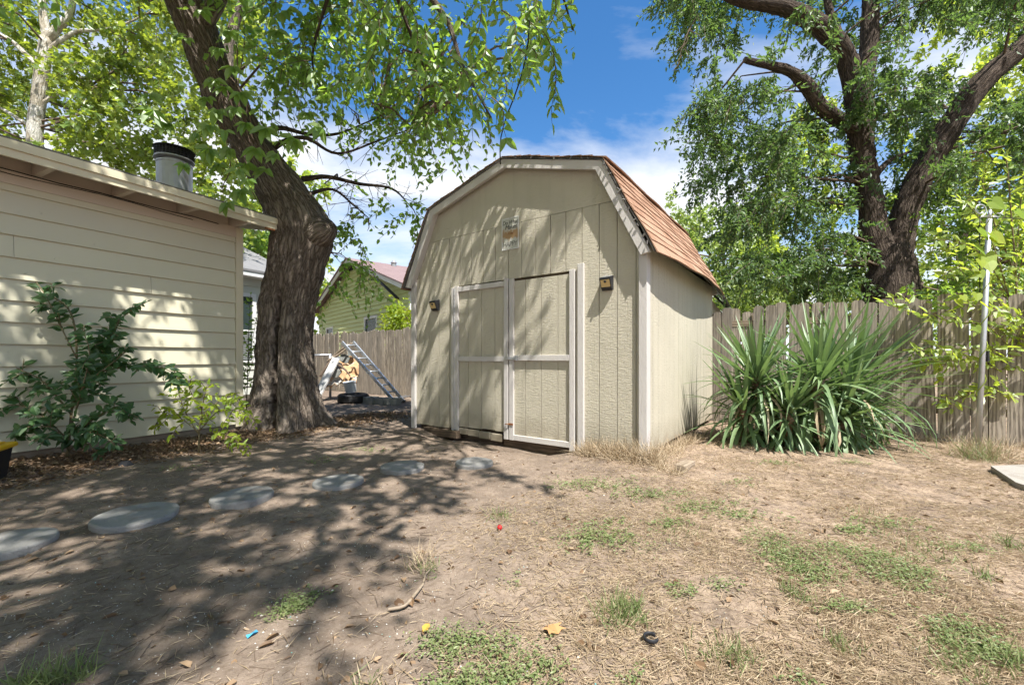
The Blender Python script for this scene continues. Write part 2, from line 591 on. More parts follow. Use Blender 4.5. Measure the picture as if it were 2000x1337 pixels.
M['rust'] = m_plain('rust', (0.22, 0.09, 0.035), 0.9, 0, 0.4)
M['ink'] = m_plain('worn_ink', (0.035, 0.035, 0.03), 0.8, 0, 0.4)
M['ink_grey'] = m_plain('faded_ink', (0.17, 0.17, 0.155), 0.8, 0, 0.3)
M['bark'] = m_bark('elm_bark', (0.068, 0.054, 0.043), (0.34, 0.285, 0.235), 1.0, wound=tuple(P(592, 682, 5.98)))
M['bark_far'] = m_bark('rough_bark', (0.034, 0.026, 0.021), (0.17, 0.135, 0.11), 0.9)
M['bark_pale'] = m_bark('sycamore_bark', (0.30, 0.26, 0.20), (0.52, 0.48, 0.40), 0.5, pale=(0.62, 0.60, 0.55))
M['twig'] = m_plain('twig', (0.13, 0.095, 0.07), 0.9, 0, 0.35)
M['stem'] = m_plain('green_stem', (0.16, 0.13, 0.07), 0.8, 0, 0.3)
M['leaf_elm'] = m_leaf('elm_leaf', [(0.055, 0.13, 0.022), (0.085, 0.18, 0.028), (0.13, 0.22, 0.035), (0.07, 0.15, 0.028)], (0.50, 0.74, 0.08), 0.58)
M['leaf_vine'] = m_leaf('creeper_leaf', [(0.10, 0.20, 0.035), (0.15, 0.26, 0.045), (0.19, 0.29, 0.055), (0.12, 0.22, 0.04)], (0.42, 0.62, 0.07), 0.45)
M['leaf_syc'] = m_leaf('sycamore_leaf', [(0.055, 0.13, 0.018), (0.10, 0.19, 0.022), (0.24, 0.28, 0.03), (0.08, 0.165, 0.02)], (0.55, 0.66, 0.05), 0.52)
M['leaf_pecan'] = m_leaf('feathery_leaf', [(0.040, 0.085, 0.030), (0.060, 0.115, 0.038), (0.090, 0.15, 0.045), (0.048, 0.095, 0.032)], (0.28, 0.46, 0.08), 0.42, 0.5, 0.045)
M['leaf_light'] = m_leaf('light_leaf', [(0.15, 0.24, 0.06), (0.21, 0.30, 0.075), (0.26, 0.33, 0.09), (0.13, 0.21, 0.05)], (0.55, 0.70, 0.12), 0.5)
M['leaf_bright'] = m_leaf('backlit_leaf', [(0.15, 0.25, 0.03), (0.23, 0.33, 0.04), (0.32, 0.38, 0.05), (0.10, 0.19, 0.03)], (0.72, 0.86, 0.08), 0.55)
M['leaf_dark'] = m_leaf('glossy_dark_leaf', [(0.028, 0.075, 0.026), (0.04, 0.10, 0.03), (0.065, 0.135, 0.038), (0.03, 0.08, 0.028)], (0.14, 0.30, 0.05), 0.28, 0.5, 0.045)
M['leaf_lime'] = m_leaf('lime_leaf', [(0.15, 0.26, 0.025), (0.22, 0.32, 0.025), (0.30, 0.36, 0.025), (0.17, 0.27, 0.025)], (0.70, 0.82, 0.05), 0.5, 0.5, 0.03)
M['leaf_weed'] = m_leaf('weed_leaf', [(0.12, 0.17, 0.06), (0.17, 0.22, 0.08), (0.24, 0.26, 0.12), (0.14, 0.18, 0.065)], (0.36, 0.48, 0.14), 0.3, 0.5, 0.03)
M['yucca'] = m_leaf('yucca_blade', [(0.10, 0.175, 0.075), (0.135, 0.215, 0.10), (0.19, 0.265, 0.125), (0.12, 0.195, 0.085)], (0.28, 0.46, 0.10), 0.25, 0.5, 0.05)
M['straw'] = m_leaf('dry_grass', [(0.29, 0.21, 0.135), (0.43, 0.335, 0.22), (0.54, 0.44, 0.31), (0.36, 0.265, 0.175)], (0.5, 0.4, 0.25), 0.2, 0.6, 0.03)
M['litter'] = m_leaf('dead_leaf', [(0.11, 0.062, 0.035), (0.20, 0.125, 0.07), (0.34, 0.24, 0.15), (0.16, 0.10, 0.06)], (0.3, 0.2, 0.1), 0.1, 0.6, 0.03)

# ------------------------------------------------------------------ ground
UA = Vector((0.8097, -0.5869, 0)); VA = Vector((0.5869, 0.8097, 0))     # shed front and shed depth directions
SB = Vector((-1.437, 6.25, 0.0)); SW, SL = 3.425, 3.21                  # shed front left corner, width, length


def gz(x, y):
    x = np.asarray(x, float); y = np.asarray(y, float)
    h = (fbm(x * 0.5 + 3, y * 0.5, o=3) - 0.44) * 0.09 + (fbm(x * 3.1, y * 3.1 + 7, o=3) - 0.44) * 0.035
    lx = (x - SB.x) * UA.x + (y - SB.y) * UA.y
    ly = (x - SB.x) * VA.x + (y - SB.y) * VA.y
    dip = np.exp(-((ly + 0.05) / 0.35) ** 2) * np.clip(np.minimum((lx - 0.3) / 0.4, (2.7 - lx) / 0.4), 0, 1)
    return (h - 0.10 * dip) * np.clip(1.5 - np.hypot(x, y - 5) / 14, 0, 1) - 0.012


def g1(x, y):
    return float(gz(np.array([x]), np.array([y]))[0])


def build_ground():
    def axis(lo, hi, step, far):
        mid = np.arange(lo, hi, step)
        o = [2, 5, 10, 20, 45, 100, 220, far]
        return np.concatenate([[lo - q for q in o[::-1]], mid, [hi + q for q in o]])
    xs = axis(-7.5, 7.5, 0.045, 700)
    ys = np.concatenate([[-700, -200, -60, -20, -8, -3], np.arange(0.6, 9.0, 0.04), [9.3, 9.8, 10.5, 11.5, 13, 15, 18, 24, 35, 60, 120, 250, 700]])
    X, Y = np.meshgrid(xs, ys)
    Z = gz(X, Y)
    near = np.clip(1.4 - np.hypot(X, Y - 3.5) / 7, 0, 1)
    Z = Z + near * ((fbm(X * 14, Y * 14, o=3) - 0.44) * 0.014)
    V = np.stack([X, Y, Z], -1).reshape(-1, 3)
    nx, ny = len(xs), len(ys)
    i = (np.arange(ny - 1)[:, None] * nx + np.arange(nx - 1)[None]).ravel()
    Fc = np.stack([i, i + 1, i + nx + 1, i + nx], 1)
    me = np_mesh('ground', V, Fc, True)
    tag(link('ground', me, M['dirt']), kind='structure')


build_ground()


# ------------------------------------------------------------------ leaves and limbs
def unit(a):
    return a / np.maximum(np.linalg.norm(a, axis=-1, keepdims=True), 1e-9)


def rvec(n):
    return unit(rng.normal(size=(n, 3)))


def leaf_arrays(pos, d, nrm, L, W, shape='diamond', fold=0.18, curl=0.0):
    """one folded leaf per row; returns verts and quad faces"""
    n = len(pos)
    d = unit(d)
    s = unit(np.cross(d, nrm)); up = np.cross(s, d)
    L = np.broadcast_to(L, (n,))[:, None]; W = np.broadcast_to(W, (n,))[:, None]
    if shape == 'diamond':
        mid = pos + d * L * 0.42 + up * (W * fold)
        V = np.stack([pos, mid - s * W * 0.5, pos + d * L - up * L * curl, mid + s * W * 0.5], 1)
        Fc = (np.arange(n) * 4)[:, None] + np.array([[0, 1, 2, 3]])
        # two triangles along the midrib
        a = (np.arange(n) * 4)[:, None] + np.array([[0, 2, 1]])
        b = (np.arange(n) * 4)[:, None] + np.array([[0, 3, 2]])
        return V.reshape(-1, 3), np.concatenate([a, b])
    if shape == 'oval':
        m1 = pos + d * L * 0.28 + up * (W * fold); m2 = pos + d * L * 0.68 + up * (W * fold * 0.7) - up * L * curl * 0.4
        V = np.stack([pos, m1 - s * W * 0.46, m2 - s * W * 0.36, pos + d * L - up * L * curl, m2 + s * W * 0.36, m1 + s * W * 0.46], 1)
        b = (np.arange(n) * 6)[:, None]
        return V.reshape(-1, 3), np.concatenate([b + np.array([[0, 3, 2, 1]]), b + np.array([[0, 5, 4, 3]])])
    if shape == 'blade':
        vs = []
        for (t, w) in ((0, 0.8), (0.35, 1.0), (0.7, 0.7), (1.0, 0.12)):
            c = pos + d * L * t - up * L * curl * t * t
            vs += [c - s * W * 0.5 * w, c + s * W * 0.5 * w]
        V = np.stack(vs, 1)
        b = (np.arange(n) * 8)[:, None]
        return V.reshape(-1, 3), np.concatenate([b + np.array([[2 * k, 2 * k + 1, 2 * k + 3, 2 * k + 2]]) for k in range(3)])
    if shape == 'lobed':
        q = [(0.0, 0), (0.16, 0.30), (0.06, 0.52), (0.42, 0.34), (0.52, 0.60), (0.66, 0.24), (1.0, 0.0)]
        pts = [pos]
        for (a, w) in q[1:-1]:
            pts.append(pos + d * L * a - s * W * w + up * W * fold * w)
        pts.append(pos + d * L - up * L * curl)
        for (a, w) in q[-2:0:-1]:
            pts.append(pos + d * L * a + s * W * w + up * W * fold * w)
        V = np.stack(pts, 1)
        b = (np.arange(n) * 12)[:, None]
        tr = [(0, 6, 5), (0, 5, 3), (5, 4, 3), (0, 3, 1), (3, 2, 1), (0, 7, 6), (0, 9, 7), (7, 9, 8), (0, 11, 9), (9, 11, 10)]
        return V.reshape(-1, 3), np.concatenate([b + np.array([t_]) for t_ in tr])


class Foliage:
    """collects twigs of leaves; builds one crown mesh and one twig mesh"""
    def __init__(s, mat, L, W, shape='diamond', per=10, twig=0.45, droop=0.35, twig_keep=0.5, size_var=0.35, flat=0.5, fan=4):
        s.fan = fan
        s.mat, s.L, s.W, s.shape, s.per, s.tl, s.droop, s.keep, s.sv, s.flat = mat, L, W, shape, per, twig, droop, twig_keep, size_var, flat
        s.V, s.Fc, s.n = [], [], 0
        s.T0, s.T1 = [], []

    def clump(s, c, r, n_leaves, shell=0.6):
        c = np.array(c, float); r = np.broadcast_to(np.array(r, float), (3,))
        nt = max(1, int(n_leaves / s.per))
        q = rvec(nt)
        rad = rng.random(nt) ** (1 / 3.0)
        rad = rad * (1 - shell) + shell * np.sqrt(rad)
        g = (np.arange(nt) // s.fan) * s.fan          # twigs fan out from shared spray bases
        q, rad = q[g], rad[g]
        b = c + q * rad[:, None] * r * 0.85 + rng.normal(size=(nt, 3)) * 0.02
        gd = rvec(nt)[g]
        d = unit(q * 0.6 + gd * 0.6 + rvec(nt) * 0.55 + np.array([0, 0, -s.droop]))
        s.twigs(b, d, s.tl * (0.6 + 0.8 * rng.random(nt)))

    def twigs(s, b, d, ln, sag=0.25):
        nt, m = len(b), s.per
        t = (np.arange(m) + 0.6) / m
        side = unit(np.cross(d, rvec(nt)))
        tt = t[None, :, None]
        bend = np.array([0, 0, -1.0]) * sag
        pos = b[:, None] + (d[:, None] * tt + bend * tt ** 2) * ln[:, None, None]
        pos = pos + rng.normal(size=pos.shape) * (s.L * 0.18)
        sg = np.where(np.arange(m) % 2 == 0, 1.0, -1.0)[None, :, None]
        ld = d[:, None] * 0.55 + side[:, None] * sg * 0.85 + rng.normal(size=pos.shape) * 0.35 + np.array([0, 0, -0.55 * s.droop - 0.05])
        nr = np.array([0, 0, 1.0]) * s.flat + rng.normal(size=pos.shape) * 0.55
        N = nt * m
        k = 1 + s.sv * (rng.random(N) * 2 - 1)
        V, Fc = leaf_arrays(pos.reshape(-1, 3), ld.reshape(-1, 3), nr.reshape(-1, 3), s.L * k, s.W * k, s.shape, 0.18, 0.12)
        s.Fc.append(Fc + s.n); s.V.append(V); s.n += len(V)
        kp = rng.random(nt) < s.keep
        s.T0.append(np.concatenate([b[kp], (b + (d * 0.5 + bend * 0.25) * ln[:, None])[kp]]))
        s.T1.append(np.concatenate([(b + (d * 0.5 + bend * 0.25) * ln[:, None])[kp], (b + (d + bend) * ln[:, None])[kp]]))

    def build(s, parent, name='crown', tw=0.006, twmat=None, stuff=True):
        me = np_mesh(name, np.concatenate(s.V), np.concatenate(s.Fc))
        o = link(name, me, s.mat, parent)
        if stuff:
            o['kind'] = 'stuff'
        if s.T0 and tw > 0:
            a, b = np.concatenate(s.T0), np.concatenate(s.T1)
            if len(a):
                ob = link('twigs', stick_mesh('twigs', a, b, tw, tw * 0.6), twmat or M['twig'], parent)
                ob['kind'] = 'stuff'
        return o


def stick_mesh(name, a, b, r0, r1):
    n = len(a)
    d = unit(b - a)
    x = unit(np.cross(d, np.array([0.31, 0.52, 0.8]))); y = np.cross(d, x)
    r0 = np.broadcast_to(r0, (n,))[:, None]; r1 = np.broadcast_to(r1, (n,))[:, None]
    vs = []
    for p, r in ((a, r0), (b, r1)):
        for k in range(3):
            th = 2 * PI * k / 3
            vs.append(p + (x * math.cos(th) + y * math.sin(th)) * r)
    V = np.stack(vs, 1).reshape(-1, 3)
    bs = (np.arange(n) * 6)[:, None]
    Fc = np.concatenate([bs + np.array([[k, (k + 1) % 3, (k + 1) % 3 + 3, k + 3]]) for k in range(3)])
    return np_mesh(name, V, Fc)


def smooth_path(pts, rad, step=0.12):
    """Catmull-Rom through points and radii"""
    A = np.array([list(p) + [r] for p, r in zip(pts, rad)], float)
    A = np.vstack([2 * A[0] - A[1], A, 2 * A[-1] - A[-2]])
    out = []
    for i in range(1, len(A) - 2):
        p0, p1, p2, p3 = A[i - 1:i + 3]
        n = max(2, int(np.linalg.norm(p2[:3] - p1[:3]) / step))
        t = np.linspace(0, 1, n, endpoint=False)[:, None]
        out.append(0.5 * (2 * p1 + (p2 - p0) * t + (2 * p0 - 5 * p1 + 4 * p2 - p3) * t ** 2 + (3 * p1 - p0 - 3 * p2 + p3) * t ** 3))
    out.append(A[-2][None])
    B = np.concatenate(out)
    return B[:, :3], np.maximum(B[:, 3], 0.003)


def limb(name, pts, rad, mat, parent, seg=12, step=0.12, amp=0.12, freq=5.0, wob=0.0, fn=None, ridges=0.0):
    """bark-covered limb with an uneven surface and UVs along it"""
    p, r = smooth_path(pts, rad, step)
    n = len(p)
    if wob:
        s_ = np.linspace(0, 1, n)
        for k in range(3):
            p[:, k] += (fbm(np.arange(n) * step * 1.3 + k * 31, np.full(n, rng.random() * 50), o=3) - 0.44) * wob * np.minimum(1, s_ * 4)
    T = unit(np.gradient(p, axis=0))
    ref = np.array([0.0, 1.0, 0.0]) if abs(T[0][1]) < 0.8 else np.array([1.0, 0, 0])
    Aa = unit(np.cross(T, ref)); Bb = np.cross(T, Aa)
    ln = np.concatenate([[0], np.cumsum(np.linalg.norm(np.diff(p, axis=0), axis=1))])
    th = np.linspace(0, 2 * PI, seg, endpoint=False)
    ct, st = np.cos(th)[None, :, None], np.sin(th)[None, :, None]
    dirs = Aa[:, None] * ct + Bb[:, None] * st
    R = np.repeat(r[:, None], seg, 1)
    q = p[:, None] + dirs * R[:, :, None]
    nz = fbm(q[..., 0] * freq, q[..., 1] * freq, q[..., 2] * freq * 0.45, o=3) - 0.44
    R = R * (1 + amp * nz * 2)
    if ridges:
        k = 24.0
        twist = ln[:, None] * 0.5
        ca, sa = np.cos(th[None] + twist), np.sin(th[None] + twist)
        rr = np.abs(vnoise(ca * 9 + 40, sa * 9 + 40, np.repeat(ln[:, None] * 3.2, seg, 1)) * 2 - 1)
        r2 = np.abs(vnoise(ca * 19 + 80, sa * 19 + 80, np.repeat(ln[:, None] * 5.5, seg, 1)) * 2 - 1)
        R = R + ridges * ((1 - rr) * 0.0 + rr * 1.0 + r2 * 0.6 - 0.6)
    if fn is not None:
        R = fn(p, dirs, R)
    q = p[:, None] + dirs * R[:, :, None]
    V = q.reshape(-1, 3)
    i = np.arange(n - 1)[:, None] * seg
    k = np.arange(seg)[None]
    k2 = (k + 1) % seg
    Fc = np.stack([i + k, i + k2, i + seg + k2, i + seg + k], -1).reshape(-1, 4)
    V = np.vstack([V, p[-1:]])
    me = np_mesh(name, V, Fc, True)
    rm = float(np.mean(r))
    uvl = me.uv_layers.new(name='UVMap')
    u = np.repeat((np.arange(seg) / seg)[None], n - 1, 0) * 2 * PI * rm
    du = 2 * PI * rm / seg
    v0 = np.repeat(ln[:-1, None], seg, 1); v1 = np.repeat(ln[1:, None], seg, 1)
    UV = np.stack([np.stack([u, v0], -1), np.stack([u + du, v0], -1), np.stack([u + du, v1], -1), np.stack([u, v1], -1)], 2)
    uvl.data.foreach_set('uv', UV.astype(np.float32).ravel())
    # close the far end
    import bmesh
    bm = bmesh.new(); bm.from_mesh(me)
    bm.verts.ensure_lookup_table()
    try:
        b0 = (n - 1) * seg
        for kk in range(seg):
            bm.faces.new((bm.verts[b0 + kk], bm.verts[b0 + (kk + 1) % seg], bm.verts[n * seg]))
    except Exception:
        pass
    bm.to_mesh(me); bm.free()
    o = link(name, me, mat, parent)
    return o, p


def inside(poly, x, y):
    r = np.zeros(len(x), bool)
    j = len(poly) - 1
    for i in range(len(poly)):
        xi, yi = poly[i]; xj, yj = poly[j]
        r ^= ((yi > y) != (yj > y)) & (x < (xj - xi) * (y - yi) / (yj - yi + 1e-9) + xi)
        j = i
    return r


def fill(poly, y0, y1, n, holes=()):
    """n points spread through a volume whose outline is given by sight lines"""
    A = np.array(poly, float)
    out = []
    while len(out) < n:
        x = rng.uniform(A[:, 0].min(), A[:, 0].max(), 400); y = rng.uniform(A[:, 1].min(), A[:, 1].max(), 400)
        ok = inside(poly, x, y)
        for (hx, hy, hr) in holes:
            ok &= np.hypot(x - hx, y - hy) > hr
        for a, b in zip(x[ok], y[ok]):
            out.append(P(a, b, rng.uniform(y0, y1)))
    return out[:n]


def clear_of(cl, limbs, px, prob):
    """drop most clumps hanging in front of a limb on the yard side, so that limbs stand free"""
    lp = np.concatenate(limbs)
    lpx = 1000 + F * lp[:, 0] / lp[:, 1]; lpy = HZ - F * (lp[:, 2] - CAMZ) / lp[:, 1]
    keep = []
    for c in cl:
        cx, cy = 1000 + F * c.x / c.y, HZ - F * (c.z - CAMZ) / c.y
        k = int(np.argmin(np.hypot(lpx - cx, lpy - cy)))
        if c.y < lp[k, 1] + 0.35 and math.hypot(lpx[k] - cx, lpy[k] - cy) < px and rng.random() < prob:
            continue
        keep.append(c)
    return keep


def reach(parent, limbs, clumps, r0=0.03, mat=None, seg=5, name='branch'):
    """thin branches from the nearest limb out to each clump, as one part"""
    mb = MB()
    allp = np.concatenate(limbs)
    for c in clumps:
        c = np.array(c)
        dd = np.linalg.norm(allp - c, axis=1) + np.maximum(0, allp[:, 2] - c[2]) * 2.0
        a = allp[np.argmin(dd)]
        L = np.linalg.norm(c - a)
        if L < 0.15 or L > 2.6:
            continue
        mid = (a + c) / 2 + np.array([rng.normal() * 0.08, rng.normal() * 0.08, 0.10]) * L
        m2 = a * 0.25 + c * 0.75 + rng.normal(size=3) * 0.05 * L + np.array([0, 0, 0.05 * L])
        r = r0 * min(1.6, 0.5 + L * 0.35)
        mb.tube([a, mid, m2, c], [r, r * 0.75, r * 0.5, r * 0.22], seg, False)
    o = mb.build('branches', mat or M['twig'], parent, True)
    o['kind'] = 'stuff'
    return o


# leaf meshes shared by single leaves that can be told apart
def single_leaf(name, L, W, shape, mat, curl=0.15):
    V, Fc = leaf_arrays(np.zeros((1, 3)), np.array([[1.0, 0, 0]]), np.array([[0, 0, 1.0]]), L, W, shape, 0.16, curl)
    me = np_mesh(name, V, Fc)
    me.materials.append(mat)
    return me


def place_leaf(name, me, pos, d, nrm, s, parent):
    d = Vector(d).normalized()
    y = Vector(nrm).cross(d)
    if y.length < 1e-4:
        y = Vector((0, 1, 0)).cross(d)
    y.normalize()
    z = d.cross(y)
    o = bpy.data.objects.new(name, me)
    C.objects.link(o)
    adopt(o, parent)
    mt = Matrix((d, y, z)).transposed().to_4x4()
    o.matrix_basis = Matrix.Translation(Vector(pos)) @ mt @ Matrix.Scale(s, 4)
    return o

# ================================================================== the shed
def clip_halfplane(poly, a, b, c):
    """keep a*x + b*z <= c"""
    out = []
    for i in range(len(poly)):
        p, q = poly[i], poly[(i + 1) % len(poly)]
        fp, fq = a * p[0] + b * p[1] - c, a * q[0] + b * q[1] - c
        if fp <= 0:
            out.append(p)
        if fp * fq < 0:
            t = fp / (fp - fq)
            out.append((p[0] + (q[0] - p[0]) * t, p[1] + (q[1] - p[1]) * t))
    return out


def clip_convex(poly, hull):
    for i in range(len(hull)):
        p, q = hull[i], hull[(i + 1) % len(hull)]
        # hull is counter-clockwise; keep the left side
        a, b = (q[1] - p[1]), -(q[0] - p[0])
        poly = clip_halfplane(poly, a, b, a * p[0] + b * p[1])
        if len(poly) < 3:
            return []
    return poly


def build_shed():
    W, L, ZE, ZB, ZR = SW, SL, 2.16, 3.01, 3.37
    XB = 0.134 * W
    root = empty('barn_shed', SB, math.atan2(UA.y, UA.x),
                 'beige gambrel barn shed with double doors and brown shingled roof', 'shed')
    Z0 = 0.05
    hull = [(0, Z0), (W, Z0), (W, ZE), (W - XB, ZB), (W / 2, ZR), (XB, ZB), (0, ZE)]
    # frame behind the boards
    core = MB()
    inner = [(0.03, 0.09), (W - 0.03, 0.09), (W - 0.03, ZE - 0.02), (W - XB - 0.02, ZB - 0.04), (W / 2, ZR - 0.04), (XB + 0.02, ZB - 0.04), (0.03, ZE - 0.02)]
    core.prism(inner, 0.045, L - 0.03)
    core.build('frame', M['darkwood'], root)
    DX0, DX1, DZ = 0.243 * W, 0.772 * W, 1.965
    xs = [0.0] + [0.115 + 0.2005 * i for i in range(17)] + [W]
    xs = [x for x in xs if x <= W]
    SEAM = 2.645
    for i in range(len(xs) - 1):
        a, b = xs[i] + 0.004, xs[i + 1] - 0.004
        if b - a < 0.02:
            continue
        spans = [(Z0 + 0.006 * math.sin(i * 2.1), SEAM - 0.002)]
        for k, (z0, z1) in enumerate(spans):
            pieces = [(a, b, z0, z1)]
            if k == 0:
                res = []
                if b <= DX0 or a >= DX1:
                    res = pieces
                else:
                    if a < DX0 - 0.01: res.append((a, DX0, z0, z1))
                    if b > DX1 + 0.01: res.append((DX1, b, z0, z1))
                    res.append((max(a, DX0), min(b, DX1), DZ + 0.012, z1))
                pieces = res
            for (x0, x1, za, zb) in pieces:
                pl = clip_convex([(x0, za), (x1, za), (x1, zb), (x0, zb)], hull)
                if len(pl) >= 3:
                    dy = 0.0015 * math.sin(i * 1.7 + k)
                    MB().prism(pl, 0.0 + dy, 0.046).build('wall_board', M['wall'], root)
    MB().prism(clip_convex([(0, SEAM + 0.003), (W, SEAM + 0.003), (W, 3.6), (0, 3.6)], hull), 0.001, 0.046).build('gable_panel', M['wall'], root)
    # side and rear boards
    n = 16
    for i in range(n):
        y0, y1 = 0.02 + (L - 0.04) * i / n + 0.0025, 0.02 + (L - 0.04) * (i + 1) / n - 0.0025
        for x0, x1 in ((W - 0.032, W - 0.002 + 0.001 * math.sin(i)), (0.002, 0.032)):
            MB().box(x0, x1, y0, y1, Z0, ZE).build('side_board', M['wall'], root)
    MB().prism([(x, z) for (x, z) in hull], L - 0.032, L).build('rear_wall', M['wall'], root)
    # skids and sill under the floor
    for yy in (0.10, 1.5, 2.9):
        MB().box(0.05, W - 0.05, yy, yy + 0.1, -0.12, 0.09).build('skid', M['darkwood'], root)
    MB().box(0.28, 0.92, -0.075, 0.02, -0.07, 0.035, b=0.006).build('sill_timber', M['darkwood'], root)
    MB().box(1.62, 2.75, 0.035, 0.12, -0.14, 0.02, b=0.006).build('sill_timber', M['darkwood'], root)
    # corner trim
    T = M['trim']
    MB().box(W - 0.062, W + 0.022, -0.04, 0.0, -0.02, ZE - 0.03, b=0.003).build('corner_trim', T, root)
    MB().box(W + 0.0, W + 0.02, 0.002, 0.075, -0.01, ZE - 0.03, b=0.003).build('corner_trim', T, root)
    MB().box(-0.022, 0.058, -0.04, 0.0, -0.01, ZE - 0.03, b=0.003).build('corner_trim', T, root)
    # rake boards under the roof edge, five pieces round the gambrel
    oh = -0.10
    out_ = [(W + 0.075, ZE - 0.12), (W - XB + 0.035, ZB + 0.045), (W / 2, ZR + 0.05), (XB - 0.035, ZB + 0.045), (-0.075, ZE - 0.12)]
    inn = [(W - 0.02, ZE - 0.14), (W - XB - 0.045, ZB - 0.03), (W / 2, ZR - 0.055), (XB + 0.045, ZB - 0.03), (0.02, ZE - 0.14)]
    for yy0, yy1 in ((oh, oh + 0.035), (L + 0.05, L + 0.085)):
        for i in range(4):
            MB().prism([out_[i], out_[i + 1], inn[i + 1], inn[i]], yy0, yy1).build('rake_board', T, root)
    for i in range(4):       # soffit strip between rake board and wall
        a, b = inn[i], inn[i + 1]
        off = 0.035
        MB().prism([(a[0], a[1] + off), (b[0], b[1] + off), (b[0], b[1] + off + 0.015), (a[0], a[1] + off + 0.015)], oh + 0.035, 0.0).build('rake_soffit', T, root)
    # roof: decks plus shingles
    y0, y1 = oh - 0.015, L + 0.09

    def slope(p, q, name, nrows, single, sag):
        p = Vector((p[0], 0, p[1])); q = Vector((q[0], 0, q[1]))      # p lower edge, q upper edge
        d = (q - p); ln = d.length; d.normalize()
        nrm = Vector((0, -1, 0)).cross(d)
        if nrm.z < 0:
            nrm = -nrm

        def pt(s_, y, h):
            t_ = (y - y0) / (y1 - y0)
            bow = sag * math.sin(PI * min(1, max(0, t_))) * (1 - s_ / ln) ** 2
            dn = -sag * 0.55 * math.sin(PI * min(1, max(0, t_))) * (1 - s_ / ln)
            w_ = p + d * (s_ + dn) + nrm * (h + bow + 0.006 * math.sin(y * 5.1 + s_ * 9))
            return Vector((w_.x, y, w_.z))
        dk = MB()
        ny = 14
        for j in range(ny):
            ya, yb = y0 + (y1 - y0) * j / ny, y0 + (y1 - y0) * (j + 1) / ny
            for q_ in range(8):
                sa, sb_ = ln * q_ / 8, ln * (q_ + 1) / 8
                v = [pt(s_, y, h) for h in (0.0, 0.014) for (s_, y) in ((sa, ya), (sa, yb), (sb_, yb), (sb_, ya))]
                dk.poly(v, [(0, 3, 2, 1), (4, 5, 6, 7), (0, 1, 5, 4), (1, 2, 6, 5), (2, 3, 7, 6), (3, 0, 4, 7)])
        dk.build('roof_deck', M['roof_dark'], root)
        ex = ln / nrows
        fld = MB()
        for r_ in range(nrows):
            s0, s1 = r_ * ex - (0.03 if r_ == 0 else 0.004), min(ln + 0.01, (r_ + 1) * ex + 0.03)
            w_ = 0.305
            yy = y0 - 0.006 + (-w_ * 0.5 if r_ % 2 else 0.0)
            while yy < y1:
                a, b = max(yy, y0 - 0.006 + 0.004 * math.sin(r_ * 3)), min(yy + w_ - 0.004, y1 + 0.006)
                yy += w_
                if b - a < 0.03:
                    continue
                js = [a, (a + b) / 2, b]
                lift = 0.004 * rng.random()
                mb = fld if not single else MB()
                sa = s0 + 0.006 * (rng.random() - 0.5)
                lo_t = [pt(sa, y, 0.036 + lift) for y in js]; lo_b = [pt(sa, y, 0.023 + lift * 0.6) for y in js]
                hi_t = [pt(s1, y, 0.0275) for y in js]; hi_b = [pt(s1, y, 0.0225) for y in js]
                V = lo_b + lo_t + hi_t + hi_b
                fs = []
                for k in (0, 1):
                    fs += [(k, k + 1, 3 + k + 1, 3 + k), (3 + k, 4 + k, 7 + k, 6 + k), (9 + k, 6 + k, 7 + k, 10 + k), (k, 9 + k, 10 + k, k + 1)]
                fs += [(0, 3, 6, 9), (2, 11, 8, 5)]
                mb.poly(V, fs)
                if single:
                    mb.build('shingle', M['roof_tan'], root)
        if not single:
            o = fld.build('shingles', M['roof_tan'], root)
            o['kind'] = 'stuff'
    e = 0.115
    slope((W + e, ZE - 0.13), (W - XB + 0.03, ZB + 0.05), 'r', 10, True, 0.075)
    slope((-e, ZE - 0.13), (XB - 0.03, ZB + 0.05), 'l', 10, False, 0.03)
    slope((W - XB + 0.05, ZB + 0.045), (W / 2, ZR + 0.055), 'ru', 10, False, 0.0)
    slope((XB - 0.05, ZB + 0.045), (W / 2, ZR + 0.055), 'lu', 10, False, 0.0)
    # frayed felt along the front roof edge
    fr = MB()
    pts = [(W + e - 0.03, ZE - 0.10), (W - XB + 0.035, ZB + 0.055), (W / 2, ZR + 0.06), (XB - 0.035, ZB + 0.055), (-e + 0.03, ZE - 0.10)]
    for i in range(4):
        a, b = Vector((pts[i][0], 0, pts[i][1])), Vector((pts[i + 1][0], 0, pts[i + 1][1]))
        m_ = int((b - a).length / 0.05)
        m_ = m_ // 2 if i == 0 else m_ // 3
        for k in range(m_):
            p = a.lerp(b, (k + rng.random()) / m_)
            s_ = (0.010 + 0.013 * rng.random()) * (0.7 if i == 0 else 0.5)
            Mt = Matrix.Translation((p.x, oh - 0.018 - 0.012 * rng.random(), p.z)) @ Euler((rng.random(), rng.random() * 3, rng.random())).to_matrix().to_4x4()
            fr.box(-s_ * 1.6, s_ * 1.6, -0.006, 0.006, -s_ * 0.5, s_ * 0.5, Mt)
    fr.build('frayed_felt', M['roof_dark'], root)['kind'] = 'stuff'
    # door frame trim
    MB().box(0.228 * W, 0.243 * W, -0.032, 0.0, 0.02, 1.955, b=0.003).build('door_jamb', T, root)
    MB().box(0.783 * W, 0.804 * W, -0.036, 0.0, 0.0, 2.035, b=0.003).build('door_jamb', T, root)
